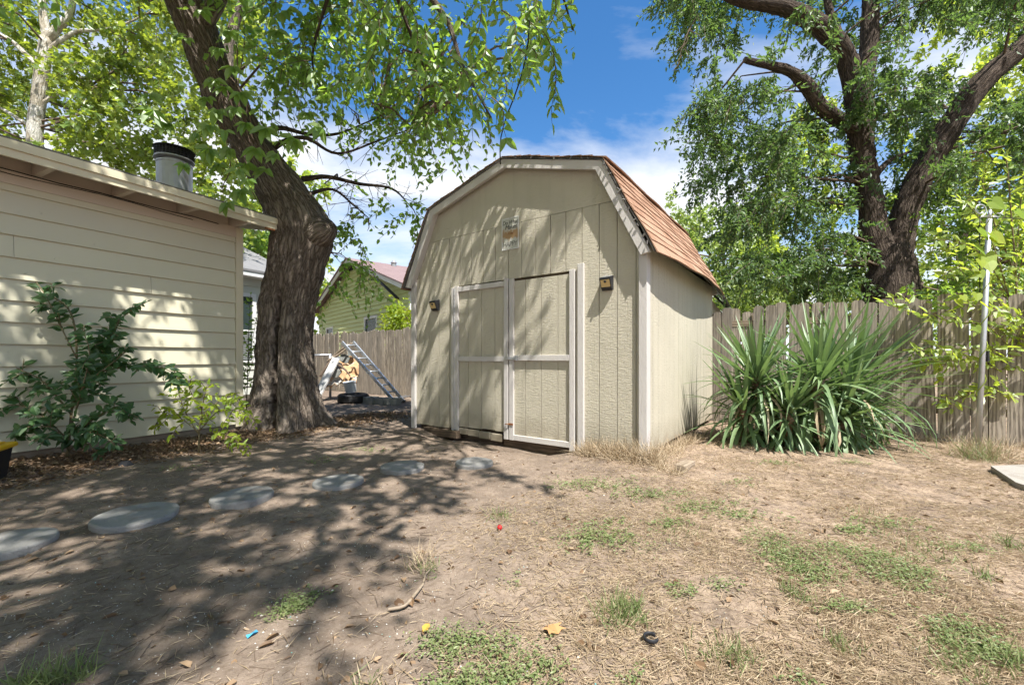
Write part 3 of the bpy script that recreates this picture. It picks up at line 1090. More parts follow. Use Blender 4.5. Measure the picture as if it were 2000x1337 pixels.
    # left door
    def door(x0, x1, z0, z1, tilt, rails, lead_top, nb, nm):
        d = empty(nm, (x0, 0, 0)); d.parent = root
        d.rotation_euler = (0, 0, tilt)
        w = x1 - x0
        for i in range(nb):
            a, b = w * i / nb + 0.003, w * (i + 1) / nb - 0.003
            MB().box(a, b, -0.004, 0.035, z0 + (0.05 if nm == 'left_door' else 0.01) + 0.012 * rng.random(), z1 - 0.012).build('door_board', M['wall'], d)
        sw = 0.064
        fz0 = z0 - (0.0 if nm == 'left_door' else 0.02)
        MB().box(0.0, sw, -0.034, -0.0045, fz0, z1 + 0.015, b=0.003).build('stile', T, d)
        MB().box(w - sw, w, -0.034, -0.0045, fz0 - 0.03, z1 + 0.03, b=0.003).build('stile', T, d)
        for (ra, rb) in rails:
            MB().box(sw + 0.001, w - sw - 0.001, -0.032, -0.0045, ra, rb, b=0.003).build('rail', T, d)
        return d
    ld = door(0.245 * W, 0.507 * W, 0.04, 1.955, 0.0, [(0.965, 1.028), (1.892, 1.955)], True, 4, 'left_door')
    rd = door(0.512 * W, 0.772 * W, 0.03, 1.955, 0.0, [(0.975, 1.04), (0.012, 0.076)], False, 4, 'right_door')
    ld.name = 'door'; rd.name = 'door'
    # patched boards at the foot of the left door
    for i in range(4):
        a = 0.255 * W + i * 0.19
        MB().box(a, a + 0.182, -0.012, 0.02, -0.005 - 0.01 * i, 0.075 - 0.006 * i, b=0.004).build('foot_patch', M['wall'], root)
    # hasp across the doors and small latch
    hs = MB().box(0.495 * W, 0.548 * W, -0.050, -0.0345, 0.985, 1.02, b=0.003)
    hs.box(0.543 * W, 0.55 * W, -0.062, -0.0345, 0.975, 1.03)
    hs.build('hasp', M['galv'], root)
    MB().tube([(0.498 * W, -0.045, 0.20), (0.508 * W, -0.055, 0.205), (0.515 * W, -0.045, 0.20)], 0.006, 6).box(0.51 * W, 0.53 * W, -0.042, -0.0345, 0.19, 0.215).build('latch', M['rust'], root)
    # piano hinge at the left door
    hg = MB()
    for k in range(36):
        z = 0.08 + k * 0.052
        hg.tube([(0.2445 * W, -0.036, z), (0.2445 * W, -0.036, z + 0.04)], 0.006, 6)
    hg.build('hinge', M['galv'], root)
    return root


shed = build_shed()
shed_inv = Matrix.Translation(SB) @ Matrix.Rotation(math.atan2(UA.y, UA.x), 4, 'Z')


def S(x, y, z):
    return shed_inv @ Vector((x, y, z))


RZ = math.atan2(UA.y, UA.x)


def wall_lamp(x, z, label):
    r = empty('solar_wall_light', S(x, 0, z), RZ, label, 'wall light', 'solar lights on the shed front')
    prof = [(-0.001, -0.075), (-0.022, -0.078), (-0.058, -0.05), (-0.095, 0.035), (-0.092, 0.05), (-0.001, 0.078)]
    b = MB()
    n = len(prof)
    for (sx) in (-0.058, 0.058):
        b.v += [(sx, p[0] - 0.005, p[1]) for p in prof]
    b.f += [tuple(range(n)), tuple(range(2 * n - 1, n - 1, -1))]
    b.f += [(i, i + n, (i + 1) % n + n, (i + 1) % n) for i in range(n)]
    b.build('housing', M['black'], r)
    # panel on the sloping top, diffuser on the lower face
    MB().poly([(-0.05, -0.088, 0.0555), (0.05, -0.088, 0.0555), (0.05, -0.012, 0.08), (-0.05, -0.012, 0.08)], [(0, 1, 2, 3)]).build('solar_panel', M['solar'], r)
    MB().poly([(-0.05, -0.0665, -0.047), (0.05, -0.0665, -0.047), (0.05, -0.0975, 0.025), (-0.05, -0.0975, 0.025)], [(0, 1, 2, 3)]).build('diffuser', M['led'], r)
    sb_ = MB().lathe([(0.001, 0.012), (0.010, 0.009), (0.014, 0.0), (0.014, -0.004)], 12, Matrix.Translation((0, -0.094, 0.006)) @ Matrix.Rotation(PI / 2, 4, 'X'))
    sb_.build('sensor', M['black'], r)


wall_lamp(0.139 * SW, 1.745, 'small solar wall light left of the shed doors')
wall_lamp(0.884 * SW, 1.79, 'small solar wall light right of the shed doors, casting a slanting shadow')


def text_mesh(name, body, size, mat, parent, loc, shear=0.0, space=1.0):
    cu = bpy.data.curves.new(name, 'FONT')
    cu.body = body; cu.size = size; cu.align_x = 'CENTER'; cu.extrude = 0.0006; cu.shear = shear
    cu.space_character = space
    cu.resolution_u = 3
    tmp = bpy.data.objects.new(name, cu)
    C.objects.link(tmp)
    dg = bpy.context.evaluated_depsgraph_get()
    me = bpy.data.meshes.new_from_object(tmp.evaluated_get(dg))
    bpy.data.objects.remove(tmp)
    me.materials.clear()
    o = link(name, me, mat, parent)
    o.location = loc
    o.rotation_euler = (PI / 2, 0, 0)
    return o


def build_sign():
    r = empty('metal_sign', S(0.5125 * SW, -0.006, 2.53), RZ, 'small rusty sign reading HAPPY on the shed gable', 'sign')
    w, h = 0.128, 0.195
    t = NT('rusty_sign')
    v = t.coord()
    z = t.n('SeparateXYZ', {0: v}).outputs['Z']
    nz = t.noise(v, 17.0, 6, 0.7, 0.4)
    a = t.math('ADD', t.math('MULTIPLY', t.math('ABSOLUTE', t.math('ADD', z, 0.01)), -6.0), t.math('MULTIPLY', nz, 1.6))
    c = t.mix(t.ramp(a, [(0.35, 0.0), (0.6, 0.85)]), (0.47, 0.47, 0.42), (0.34, 0.19, 0.07))
    me_m = t.done(c, 0.7, None, 0.3)
    MB().box(-w, w, -0.006, 0.004, -h, h, b=0.002).build('plate', me_m, r)
    bo = MB()
    bo.box(-w, w, -0.009, -0.0062, h - 0.012, h); bo.box(-w, w, -0.009, -0.0062, -h, -h + 0.01)
    bo.box(-w, -w + 0.01, -0.0088, -0.0062, -h + 0.0105, h - 0.0125); bo.box(w - 0.01, w, -0.0088, -0.0062, -h + 0.0105, h - 0.0125)
    bo.build('border', M['white_paint'], r)
    text_mesh('lettering', 'Do What', 0.066, M['ink'], r, (0, -0.0075, 0.115), 0.2, 0.9)
    text_mesh('lettering', 'Makes', 0.078, M['ink'], r, (0.01, -0.0075, 0.055), 0.25, 0.9)
    text_mesh('lettering', 'You', 0.05, M['rust'], r, (0, -0.0075, -0.01), 0.2, 0.9)
    text_mesh('lettering', 'HAPPY', 0.085, M['ink_grey'], r, (0, -0.0075, -0.155), 0.0, 0.82)
    nl = MB()
    for (x, z) in ((0, h - 0.006), (0, -h + 0.006)):
        nl.lathe([(0.004, 0.0), (0.004, 0.003), (0.001, 0.005)], 8, Matrix.Translation((x, -0.009, z)) @ Matrix.Rotation(PI / 2, 4, 'X'))
    nl.build('nails', M['rust'], r)


build_sign()
# cable running from the shed roof up into the tree
cb = MB()
pa, pb = S(0.36 * SW, 0.25, 3.27), P(1030, 40, 3.9)
pts = []
for k in range(15):
    t_ = k / 14
    p = Vector(pa).lerp(pb, t_)
    p.z -= 0.18 * math.sin(PI * t_); p.x += 0.05 * math.sin(t_ * 9)
    pts.append(p)
ro = wroot('overhead_cable', pa, 'black cable running from the shed roof up into the branches', 'cable')
cb.tube(pts, 0.007, 5).build('wire', M['cable'], ro, True)

# ================================================================== the house on the left
HC = Vector((-3.79, 5.94, 0.0)); HD = Vector((0.484, 0.875, 0)).normalized()
HRZ = math.atan2(HD.y, HD.x)


def lap_board(x0, x1, z0, z1, y_face, lip=0.034, top=0.004, back=0.03):
    """lap siding board: proud at its lower edge; the face looks to -Y"""
    pr = [(y_face - lip, z0), (y_face - lip + 0.003, z0 - 0.004), (y_face + back, z0 - 0.004), (y_face + back, z1), (y_face - top, z1)]
    n = len(pr)
    mb = MB()
    mb.v += [(x0, p[0], p[1]) for p in pr] + [(x1, p[0], p[1]) for p in pr]
    mb.f += [tuple(range(n)), tuple(range(2 * n - 1, n - 1, -1))]
    mb.f += [(i, i + n, (i + 1) % n + n, (i + 1) % n) for i in range(n)]
    return mb


def build_house():
    r = empty('cream_house', HC, HRZ, 'cream lap-sided house with open rafter eave at the left edge', 'house')
    X0, ZT = -9.0, 2.80
    MB().box(X0, 0.0, 0.03, 5.0, 0.02, 2.96).build('wall_frame', M['soffit'], r)
    MB().box(X0, -0.02, 0.012, 0.029, -0.08, 0.10).build('foundation', M['lumber'], r)
    zb, ex = 0.10, 0.2085
    joints = {9: [-2.1], 10: [-3.6], 11: [-2.62], 3: [-3.3, -1.4], 5: [-2.2], 7: [-4.2], 8: [-1.02]}
    for i in range(13):
        z0 = zb + i * ex + 0.004 * rng.normal()
        z1 = min(z0 + ex + 0.02, ZT)
        cuts = [X0] + sorted(joints.get(i, [-3.4 - 0.4 * (i % 3)] if i % 4 == 2 else [])) + [-0.075]
        for a, b in zip(cuts[:-1], cuts[1:]):
            lap_board(a + 0.0015, b - 0.0015, z0, z1, 0.012).build('siding_board', M['siding'], r)
    MB().box(-0.072, 0.022, -0.03, 0.03, 0.06, ZT, b=0.003).build('corner_board', M['cream_trim'], r)
    MB().box(0.0, 0.021, 0.031, 0.12, 0.06, ZT - 0.002, b=0.003).build('corner_board', M['cream_trim'], r)
    for i in range(13):       # end wall seen past the corner
        MB().box(0.0, 0.018, 0.122, 5.0, zb + i * ex, zb + (i + 1) * ex - 0.006).build('siding_board', M['siding'], r)
    MB().box(X0, 0.0, -0.026, 0.029, ZT - 0.13, ZT + 0.01).build('frieze_board', M['soffit'], r)
    # roof pitch rises away from the eave
    oh, e, sl = 0.47, 0.36, 0.20
    zf = 2.865      # underside of the roof deck at the fascia

    def zr(y):
        return zf + 0.045 + (y + oh) * sl
    dk = MB()
    pr = [(-oh - 0.03, zr(-oh - 0.03)), (5.0, zr(5.0)), (5.0, zr(5.0) + 0.03), (-oh - 0.03, zr(-oh - 0.03) + 0.03)]
    dk.v += [(X0, p[0], p[1]) for p in pr] + [(e, p[0], p[1]) for p in pr]
    dk.f += [(0, 1, 2, 3), (7, 6, 5, 4), (0, 4, 5, 1), (1, 5, 6, 2), (2, 6, 7, 3), (3, 7, 4, 0)]
    dk.build('roof_deck', M['soffit'], r)
    sh = MB()
    pr = [(-oh - 0.045, zr(-oh - 0.045) + 0.032), (5.0, zr(5.0) + 0.032), (5.0, zr(5.0) + 0.045), (-oh - 0.045, zr(-oh - 0.045) + 0.045)]
    sh.v += [(X0, p[0], p[1]) for p in pr] + [(e + 0.02, p[0], p[1]) for p in pr]
    sh.f += [(0, 1, 2, 3), (7, 6, 5, 4), (0, 4, 5, 1), (1, 5, 6, 2), (2, 6, 7, 3), (3, 7, 4, 0)]
    sh.build('roofing', M['roof_dark'], r)
    x = -0.12
    k = 0
    while x > X0 + 0.2:
        rf = MB()
        pr = [(-oh + 0.006, zf - 0.078), (0.03, zf - 0.06), (0.03, zr(0.03) - 0.002), (-oh + 0.006, zr(-oh) - 0.002)]
        rf.v += [(x - 0.024, p[0], p[1]) for p in pr] + [(x + 0.024, p[0], p[1]) for p in pr]
        rf.f += [(0, 1, 2, 3), (7, 6, 5, 4), (0, 4, 5, 1), (1, 5, 6, 2), (2, 6, 7, 3), (3, 7, 4, 0)]
        rf.build('rafter_tail', M['soffit'], r)
        x -= 0.61
        k += 1
    # fascia: lower board and drip board above it
    MB().box(X0, e - 0.004, -oh - 0.022, -oh, zf - 0.085, zf + 0.052, b=0.003).build('fascia_board', M['cream_trim'], r)
    MB().box(X0, e + 0.012, -oh - 0.046, -oh - 0.0225, zf - 0.015, zf + 0.066, b=0.003).build('drip_board', M['cream_trim'], r)
    # barge board up the gable end, seen from below
    bg = MB()
    pr = [(-oh - 0.0, zf - 0.08), (5.0, zr(5.0) - 0.13), (5.0, zr(5.0) - 0.003), (-oh, zr(-oh) - 0.003)]
    bg.v += [(e - 0.03, p[0], p[1]) for p in pr] + [(e - 0.006, p[0], p[1]) for p in pr]
    bg.f += [(0, 1, 2, 3), (7, 6, 5, 4), (0, 4, 5, 1), (1, 5, 6, 2), (2, 6, 7, 3), (3, 7, 4, 0)]
    bg.build('barge_board', M['cream_trim'], r)
    # rotted end of the fascia
    MB().box(e - 0.30, e - 0.17, -oh - 0.024, -oh - 0.0, zf - 0.105, zf - 0.086).build('rotten_patch', M['rust'], r)
    # cable stapled along the frieze
    pts = [(X0 + 0.3 * k, -0.034, ZT - 0.005 + 0.006 * math.sin(k * 2.3)) for k in range(30)]
    MB().tube(pts, 0.006, 5).build('eave_cable', M['cable'], r, True)
    pts = [(X0 + 0.3 * k, -0.038, ZT - 0.028 + 0.014 * math.sin(k * 1.3)) for k in range(29)]
    MB().tube(pts, 0.004, 5).build('eave_cable', M['cable'], r, True)
    # flue pipe through the roof
    q = P(341, 360, 5.55)
    iv = (Matrix.Translation(HC) @ Matrix.Rotation(HRZ, 4, 'Z')).inverted()
    q = iv @ q
    zb_ = zr(q.y) + 0.03
    fl = MB().lathe([(0.19, zb_ - 0.05), (0.19, zb_ + 0.40), (0.195, zb_ + 0.41), (0.195, zb_ + 0.43)], 28, Matrix.Translation((q.x, q.y, 0)))
    fo = fl.build('flue_pipe', M['flue'], r, False)
    cap = MB().lathe([(0.15, zb_ + 0.43), (0.15, zb_ + 0.455), (0.215, zb_ + 0.47), (0.215, zb_ + 0.485), (0.05, zb_ + 0.487)], 28, Matrix.Translation((q.x, q.y, 0)))
    cap.build('flue_collar', M['flue'], fo)
    # bird screen: bars and rings, then the lid
    sc_ = MB()
    for k in range(34):
        th = 2 * PI * k / 34
        x_, y_ = q.x + 0.205 * math.cos(th), q.y + 0.205 * math.sin(th)
        sc_.box(x_ - 0.004, x_ + 0.004, y_ - 0.004, y_ + 0.004, zb_ + 0.485, zb_ + 0.60)
    for j in range(5):
        z = zb_ + 0.49 + j * 0.024
        sc_.tube([(q.x + 0.205 * math.cos(2 * PI * k / 28), q.y + 0.205 * math.sin(2 * PI * k / 28), z) for k in range(29)], 0.004, 4, False)
    sc_.build('flue_screen', M['blackmetal'], fo)
    MB().lathe([(0.16, zb_ + 0.485), (0.16, zb_ + 0.59)], 20, Matrix.Translation((q.x, q.y, 0))).build('flue_core', M['blackmetal'], fo)
    MB().lathe([(0.215, zb_ + 0.598), (0.225, zb_ + 0.604), (0.02, zb_ + 0.63)], 28, Matrix.Translation((q.x, q.y, 0))).build('flue_lid', M['blackmetal'], fo)


build_house()


def build_rear_house():
    """white cottage wing standing past the corner, mostly behind the trunk"""
    c = P(560, 700, 11.6); c.z = 0
    r = empty('white_cottage', c, HRZ, 'white lap-sided cottage with grey roof behind the big trunk', 'house')
    ZT = 3.05
    MB().box(-9, 0, 0.03, 5, 0, ZT).build('wall_frame', M['white_siding'], r)
    wx0, wx1, wz0, wz1 = -1.32, -0.93, 0.95, 2.55
    for i in range(14):
        z0 = 0.1 + i * 0.21
        if z0 + 0.21 > wz0 and z0 < wz1:
            lap_board(-9, wx0 - 0.09, z0, z0 + 0.22, 0.012).build('siding_board', M['white_siding'], r)
            lap_board(wx1 + 0.09, -0.0, z0, z0 + 0.22, 0.012).build('siding_board', M['white_siding'], r)
        else:
            lap_board(-9, 0, z0, min(z0 + 0.22, ZT), 0.012).build('siding_board', M['white_siding'], r)
    w = MB().box(wx0, wx1, 0.0, 0.02, wz0, wz1).build('window', M['glass_dark'], r)
    f = MB()
    f.box(wx0 - 0.09, wx0, -0.03, 0.02, wz0 - 0.05, wz1 + 0.09); f.box(wx1, wx1 + 0.09, -0.03, 0.02, wz0 - 0.05, wz1 + 0.09)
    f.box(wx0, wx1, -0.03, 0.02, wz1, wz1 + 0.09); f.box(wx0, wx1, -0.045, 0.02, wz0 - 0.05, wz0); f.box(wx0, wx1, -0.02, 0.0, 1.68, 1.72)
    f.build('window_frame', M['white_paint'], w)
    for k in range(14):
        MB().box(wx0 + 0.03, wx1 - 0.03, -0.012, -0.004, wz0 + 0.03 + k * 0.052, wz0 + 0.065 + k * 0.052).build('blind_slat', M['blind'], w)
    MB().box(-9, 0.3, -0.32, -0.30, ZT - 0.02, ZT + 0.11).build('fascia_board', M['white_paint'], r)
    rf = MB()
    sl = 0.42
    pr = [(-0.34, ZT + 0.09), (3.2, ZT + 0.09 + 3.54 * sl), (3.2, ZT + 0.14 + 3.54 * sl), (-0.34, ZT + 0.14)]
    rf.v += [(-9, p[0], p[1]) for p in pr] + [(0.32, p[0], p[1]) for p in pr]
    rf.f += [(0, 1, 2, 3), (7, 6, 5, 4), (0, 4, 5, 1), (1, 5, 6, 2), (2, 6, 7, 3), (3, 7, 4, 0)]
    rf.build('roof', M['roof_grey'], r)
    MB().box(-9, 0.3, -0.30, 0.03, ZT - 0.02, ZT).build('soffit', M['white_paint'], r)


build_rear_house()


def build_green_house():
    R_ = Vector((-3.34, 14.0, 0)); d = Vector((-0.645, 0.765, 0)).normalized()
    rz = math.atan2(-d.y, -d.x)            # local x runs from the far left corner to the near right one
    Wd = 10.0
    o_ = R_ + d * Wd
    r = empty('green_house', o_, rz, 'lime green lap-sided gable house with two windows beyond the fence', 'house')
    ZE, ZR, D = 3.30, 4.98, 9.0
    xc = Wd * 0.49
    hull = [(0, 0), (Wd, 0), (Wd, ZE), (xc, ZR), (0, ZE)]
    MB().prism(hull, 0.03, D).build('wall_frame', M['green_siding'], r)
    wins = [(1.25, 2.15, 1.55, 2.42), (6.15, 7.25, 1.35, 2.55)]
    ex = 0.175
    for i in range(29):
        z0 = 0.05 + i * ex
        z1 = z0 + ex + 0.008
        if z0 < ZE:
            a, b = 0.0, Wd
        else:
            t_ = (z0 - ZE) / (ZR - ZE)
            a, b = xc * t_, Wd - (Wd - xc) * t_
        if b - a < 0.25:
            continue
        segs = [(a, b)]
        for (wa, wb, za, zb) in wins:
            if z1 > za and z0 < zb:
                ns = []
                for (p, q) in segs:
                    if q <= wa or p >= wb:
                        ns.append((p, q))
                    else:
                        if p < wa: ns.append((p, wa - 0.08))
                        if q > wb: ns.append((wb + 0.08, q))
                segs = ns
        for (p, q) in segs:
            if q - p > 0.05:
                lap_board(p, q, z0, z1, 0.0, 0.05).build('siding_board', M['green_siding'], r)
    for (wa, wb, za, zb) in wins:
        w = MB().box(wa, wb, 0.0, 0.028, za, zb).build('window', M['glass_dark'], r)
        f = MB()
        f.box(wa - 0.10, wa, -0.045, 0.02, za - 0.08, zb + 0.1); f.box(wb, wb + 0.10, -0.045, 0.02, za - 0.08, zb + 0.1)
        f.box(wa, wb, -0.045, 0.02, zb, zb + 0.1); f.box(wa, wb, -0.06, 0.02, za - 0.08, za); f.box(wa, wb, -0.02, -0.002, (za + zb) / 2 - 0.02, (za + zb) / 2 + 0.02)
        f.build('window_frame', M['white_paint'], w)
    # corner board, rakes, roof planes
    MB().box(Wd - 0.1, Wd + 0.025, -0.03, 0.12, 0.0, ZE, b=0.004).build('corner_board', M['white_paint'], r)
    for i in range(16):
        MB().box(Wd, Wd + 0.02, 0.12, D, 0.05 + i * 0.21, 0.05 + (i + 1) * 0.21 - 0.012).build('siding_board', M['white_paint'], r)
    for (xa, za, xb, zb) in ((-0.32, ZE - 0.11, xc, ZR), (Wd + 0.32, ZE - 0.11, xc, ZR)):
        MB().prism([(xa, za - 0.02), (xb, zb - 0.02), (xb, zb + 0.17), (xa, za + 0.15)] if xa < xb else [(xa, za - 0.02), (xa, za + 0.15), (xb, zb + 0.17), (xb, zb - 0.02)], -0.34, -0.30).build('rake_board', M['white_paint'], r)
        MB().prism([(xa, za + 0.14), (xb, zb + 0.16), (xb, zb + 0.215), (xa, za + 0.19)] if xa < xb else [(xa, za + 0.14), (xa, za + 0.19), (xb, zb + 0.215), (xb, zb + 0.16)], -0.38, D + 0.3).build('roof', M['roof_mauve'], r)
    # attic vent
    t_ = 0.86
    MB().prism([(xc * t_, ZE + (ZR - ZE) * t_), (Wd - (Wd - xc) * t_, ZE + (ZR - ZE) * t_), (xc, ZR)], -0.05, 0.02).build('attic_vent', M['glass_dark'], r)
    for k, (yy, s_) in enumerate(((1.5, 0.11), (4.7, 0.2))):
        x_ = xc + 0.55; z_ = ZR + 0.2 - 0.55 * (ZR - ZE) / (Wd - xc)
        MB().lathe([(s_, z_ - 0.06), (s_, z_ + 0.12), (s_ * 1.3, z_ + 0.14), (s_ * 0.4, z_ + 0.26)], 12, Matrix.Translation((x_, yy, 0))).build('roof_vent', M['flue'] if k == 0 else M['roof_mauve'], r)
    # service cable on the gable
    MB().tube([(Wd - 2.6, -0.35, ZE + 0.62), (Wd - 2.0, -0.35, ZE + 0.58), (Wd - 1.3, -0.3, ZE + 0.2), (Wd - 0.5, -0.2, ZE - 0.3)], 0.05, 6).build('service_conduit', M['black'], r, True)


build_green_house()


def build_back_neighbour():
    """low gable roof showing just past the shed's rear corner"""
    e_ = P(1414, 592, 9.2)
    r = empty('rear_neighbour_house', (e_.x, e_.y, 0), RZ + 0.1, 'pale lap-sided gable end with dark rake showing past the shed roof', 'house')
    ze = e_.z
    Wd, rise = 5.0, 1.15
    hull = [(-Wd, 0), (-0.32, 0), (-0.32, ze + 0.2), (-Wd / 2, ze + Wd / 2 * rise * 0.95), (-Wd, ze)]
    MB().prism(hull, 0.03, 5.0).build('wall_frame', M['white_siding'], r)
    for i in range(26):
        z0 = 1.2 + i * 0.16
        b = -0.3 if z0 < ze + 0.2 else -0.3 - (z0 - ze - 0.2) / rise
        if b - (-Wd / 2) < 0.15:
            break
        lap_board(-Wd / 2, b, z0, z0 + 0.17, 0.0).build('siding_board', M['white_siding'], r)
    MB().prism([(0.0, ze), (0.0, ze + 0.1), (-Wd / 2, ze + 0.1 + Wd / 2 * rise), (-Wd / 2, ze - 0.0 + Wd / 2 * rise - 0.09)], -0.3, -0.25).build('rake_board', M['white_siding'], r)
    MB().prism([(0.03, ze + 0.085), (0.03, ze + 0.13), (-Wd / 2, ze + 0.16 + Wd / 2 * rise), (-Wd / 2, ze + 0.105 + Wd / 2 * rise)], -0.33, 5.2).build('roof', M['roof_dark'], r)


build_back_neighbour()


# ================================================================== fence along the back of the yard
def build_fence():
    v0 = 7.50
    def W_(u, v, z):
        p = UA * u + VA * v
        return Vector((p.x, p.y, z))
    o_ = W_(-15.5, v0, 0)
    r = empty('picket_fence', o_, RZ, 'weathered grey dog-eared board fence running behind the shed', 'fence')
    meshes = []
    for k in range(7):
        w = 0.137 + 0.004 * rng.random(); h = 1.80; c = 0.028 + 0.01 * rng.random()
        mb = MB()
        sk = 0.004 * (rng.random() - 0.5)
        mb.prism([(0, 0), (w, 0), (w + sk, h - c), (w - c + sk, h), (c + sk, h - 0.003 * rng.random()), (sk, h - c)], -0.009, 0.009)
        me = bpy.data.meshes.new('picket'); me.from_pydata(mb.v, [], mb.f); me.update()
        me.materials.append(M['fence'])
        meshes.append(me)
    x = 0.0
    i = 0
    while x < 20.0:
        me = meshes[int(rng.integers(0, 7))]
        p = bpy.data.objects.new('picket', me)
        C.objects.link(p); p.parent = r
        wp = r.location + UA * x
        p.location = (x, 0.003 * rng.normal(), g1(wp.x, wp.y) + 0.015 * rng.normal())
        p.rotation_euler = (0.009 * rng.normal(), 0.009 * rng.normal(), 0.04 * rng.normal())
        p.scale = (1, 1, 1 + 0.012 * rng.normal())
        x += 0.1445 + 0.004 * rng.random()
        i += 1
    for z in (0.35, 0.95, 1.55):
        MB().box(-0.1, 20.1, 0.016, 0.055, z - 0.045, z + 0.045).build('fence_rail', M['lumber'], r)
    for k in range(9):
        MB().box(k * 2.44, k * 2.44 + 0.09, 0.056, 0.146, -0.2, 1.72).build('fence_post', M['lumber'], r)
    return W_, v0


FW, FV = build_fence()

# ================================================================== yard things
def stone(px, py, dia, label, rz, tilt=0.0):
    p = G(px, py)
    z = g1(p.x, p.y)
    R = dia / 2
    prof = [(R * 0.97, -0.04), (R, -0.02), (R, 0.028), (R * 0.985, 0.036), (R * 0.96, 0.040), (R * 0.5, 0.042), (0.01, 0.042)]
    mb = MB().lathe(prof, 40)
    for i, v in enumerate(mb.v):
        a = math.atan2(v[1], v[0]); rr = math.hypot(v[0], v[1])
        k = 1 + 0.012 * math.sin(3 * a + rz) + 0.008 * math.sin(7 * a + 2 * rz) + 0.004 * math.sin(17 * a)
        mb.v[i] = (v[0] * k, v[1] * k, v[2] + 0.003 * math.sin(v[0] * 31 + rz) * math.cos(v[1] * 27) - (0.004 * max(0, math.sin(5 * a + rz)) ** 6 if rr > R * 0.95 else 0))
    o = mb.build('stepping_stone', M['concrete'])
    o.location = (p.x, p.y, z - 0.004)
    o.rotation_euler = (tilt, 0.02 * math.sin(rz * 3), rz)
    tag(o, label, 'stepping stone', 'round concrete stepping stones')


stone(12, 1055, 0.40, 'round concrete stepping stone cut off by the left edge', 0.3)
stone(266, 1004, 0.44, 'largest-looking round stepping stone, second from the left', 1.1, 0.02)
stone(474, 969, 0.40, 'dappled round stepping stone, third from the left', 2.0, -0.02)
stone(660, 940, 0.39, 'round stepping stone fourth from the left, mostly in shade', 2.9)
stone(786, 912, 0.40, 'brightly dappled stepping stone, fifth from the left', 4.0)
stone(926, 906, 0.355, 'sunken stepping stone nearest the shed doors', 5.1)

# slab corner on the right
sp = [G(1935, 912), G(1985, 945), G(2080, 975), G(2300, 985), G(2300, 912), G(2100, 905)]
sb = MB()
n_ = len(sp)
sb.v += [(p.x, p.y, -0.05) for p in sp] + [(p.x, p.y, 0.014) for p in sp]
sb.f += [tuple(range(n_))[::-1], tuple(range(n_, 2 * n_))] + [(i, (i + 1) % n_, (i + 1) % n_ + n_, i + n_) for i in range(n_)]
tag(sb.build('patio_slab', M['slab']), kind='structure')

# short timber by the shed corner
p = G(1338, 915)
o = MB().box(-0.16, 0.16, -0.045, 0.045, -0.03, 0.06, b=0.006).build('timber_offcut', M['lumber'])
o.location = (p.x, p.y, g1(p.x, p.y)); o.rotation_euler = (0, 0.05, 0.9)
tag(o, 'short weathered timber lying by the right shed corner', 'timber')


def pole():
    b = G(1909, 882)
    t_ = P(1932, 428, b.y + 0.03)
    r = wroot('clothesline_pole', (b.x, b.y, 0), 'leaning galvanised pole with scroll hooks wound by a vine', 'pole')
    b.z = -0.1
    MB().tube([b, b.lerp(t_, 0.5), t_], 0.024, 16).build('post', M['galv'], r, True)
    MB().tube([t_, t_ + Vector((0.01, 0, 0.10))], 0.015, 10).build('stub', M['galv'], r, True)
    for s_ in (-1, 1):
        pts = [t_ + Vector((0.0, 0, 0.03))]
        for k in range(26):
            a = k / 25
            th = -PI / 2 + a * 2 * PI * 1.15
            rr = 0.075 * (1 - 0.55 * a)
            pts.append(t_ + Vector((s_ * (0.10 + rr * math.cos(th) * -1 if True else 0), 0, 0.10 + rr * math.sin(th))))
        MB().tube(pts, 0.0065, 6).build('scroll_hook', M['galv'], r, True)
    m = b.lerp(t_, 0.43)
    MB().tube([m + Vector((0.035, -0.02, -0.05)), m + Vector((0.035, -0.02, 0.06))], 0.014, 8).box(m.x + 0.0, m.x + 0.03, m.y - 0.022, m.y - 0.016, m.z - 0.01, m.z + 0.02).build('cleat', M['black'], r)
    MB().tube([t_ + Vector((-0.10, 0, 0.03)), t_ + Vector((-0.105, 0.0, -0.35)), t_ + Vector((-0.1, 0.0, -0.8))], 0.005, 5).build('cord', M['cable'], r, True)
    MB().tube([t_ + Vector((0.05, 0, 0.02)), t_ + Vector((0.9, 0.05, 0.0)), t_ + Vector((2.2, 0.1, 0.05))], 0.004, 5).build('line', M['cable'], r, True)
    # vine with heart-shaped leaves climbing it
    vr = wroot('heart_leaf_vine', (b.x - 0.05, b.y - 0.03, 0), 'yellow-green heart-leaved vine twining up the galvanised pole', 'vine')
    pts = []
    for k in range(60):
        a = 0.22 + 0.80 * k / 59
        c = b.lerp(t_, a)
        pts.append(c + Vector((0.034 * math.cos(k * 0.62), 0.034 * math.sin(k * 0.62), 0)))
    MB().tube(pts, 0.004, 5).build('stem', M['leaf_lime'], vr, True)
    hm = heart_mesh()
    spots = [(1912, 447, 0.16), (1938, 393, 0.14), (1950, 402, 0.12), (1985, 412, 0.15), (1905, 478, 0.15), (1915, 508, 0.10), (1940, 460, 0.14), (1935, 455, 0.12), (1925, 497, 0.16), (1930, 512, 0.13), (1897, 517, 0.13), (1912, 530, 0.09), (1908, 573, 0.10), (1915, 590, 0.11), (1880, 577, 0.08), (1870, 585, 0.09), (1905, 638, 0.08)]
    for (x, y, s_) in spots:
        q = P(x, y, b.y - 0.06 - 0.06 * rng.random())
        place_leaf('heart_leaf', hm, q, (rng.normal() * 0.5, -0.3, -0.8), (rng.normal() * 0.4, -1, 0.5 + rng.normal() * 0.2), s_, vr)


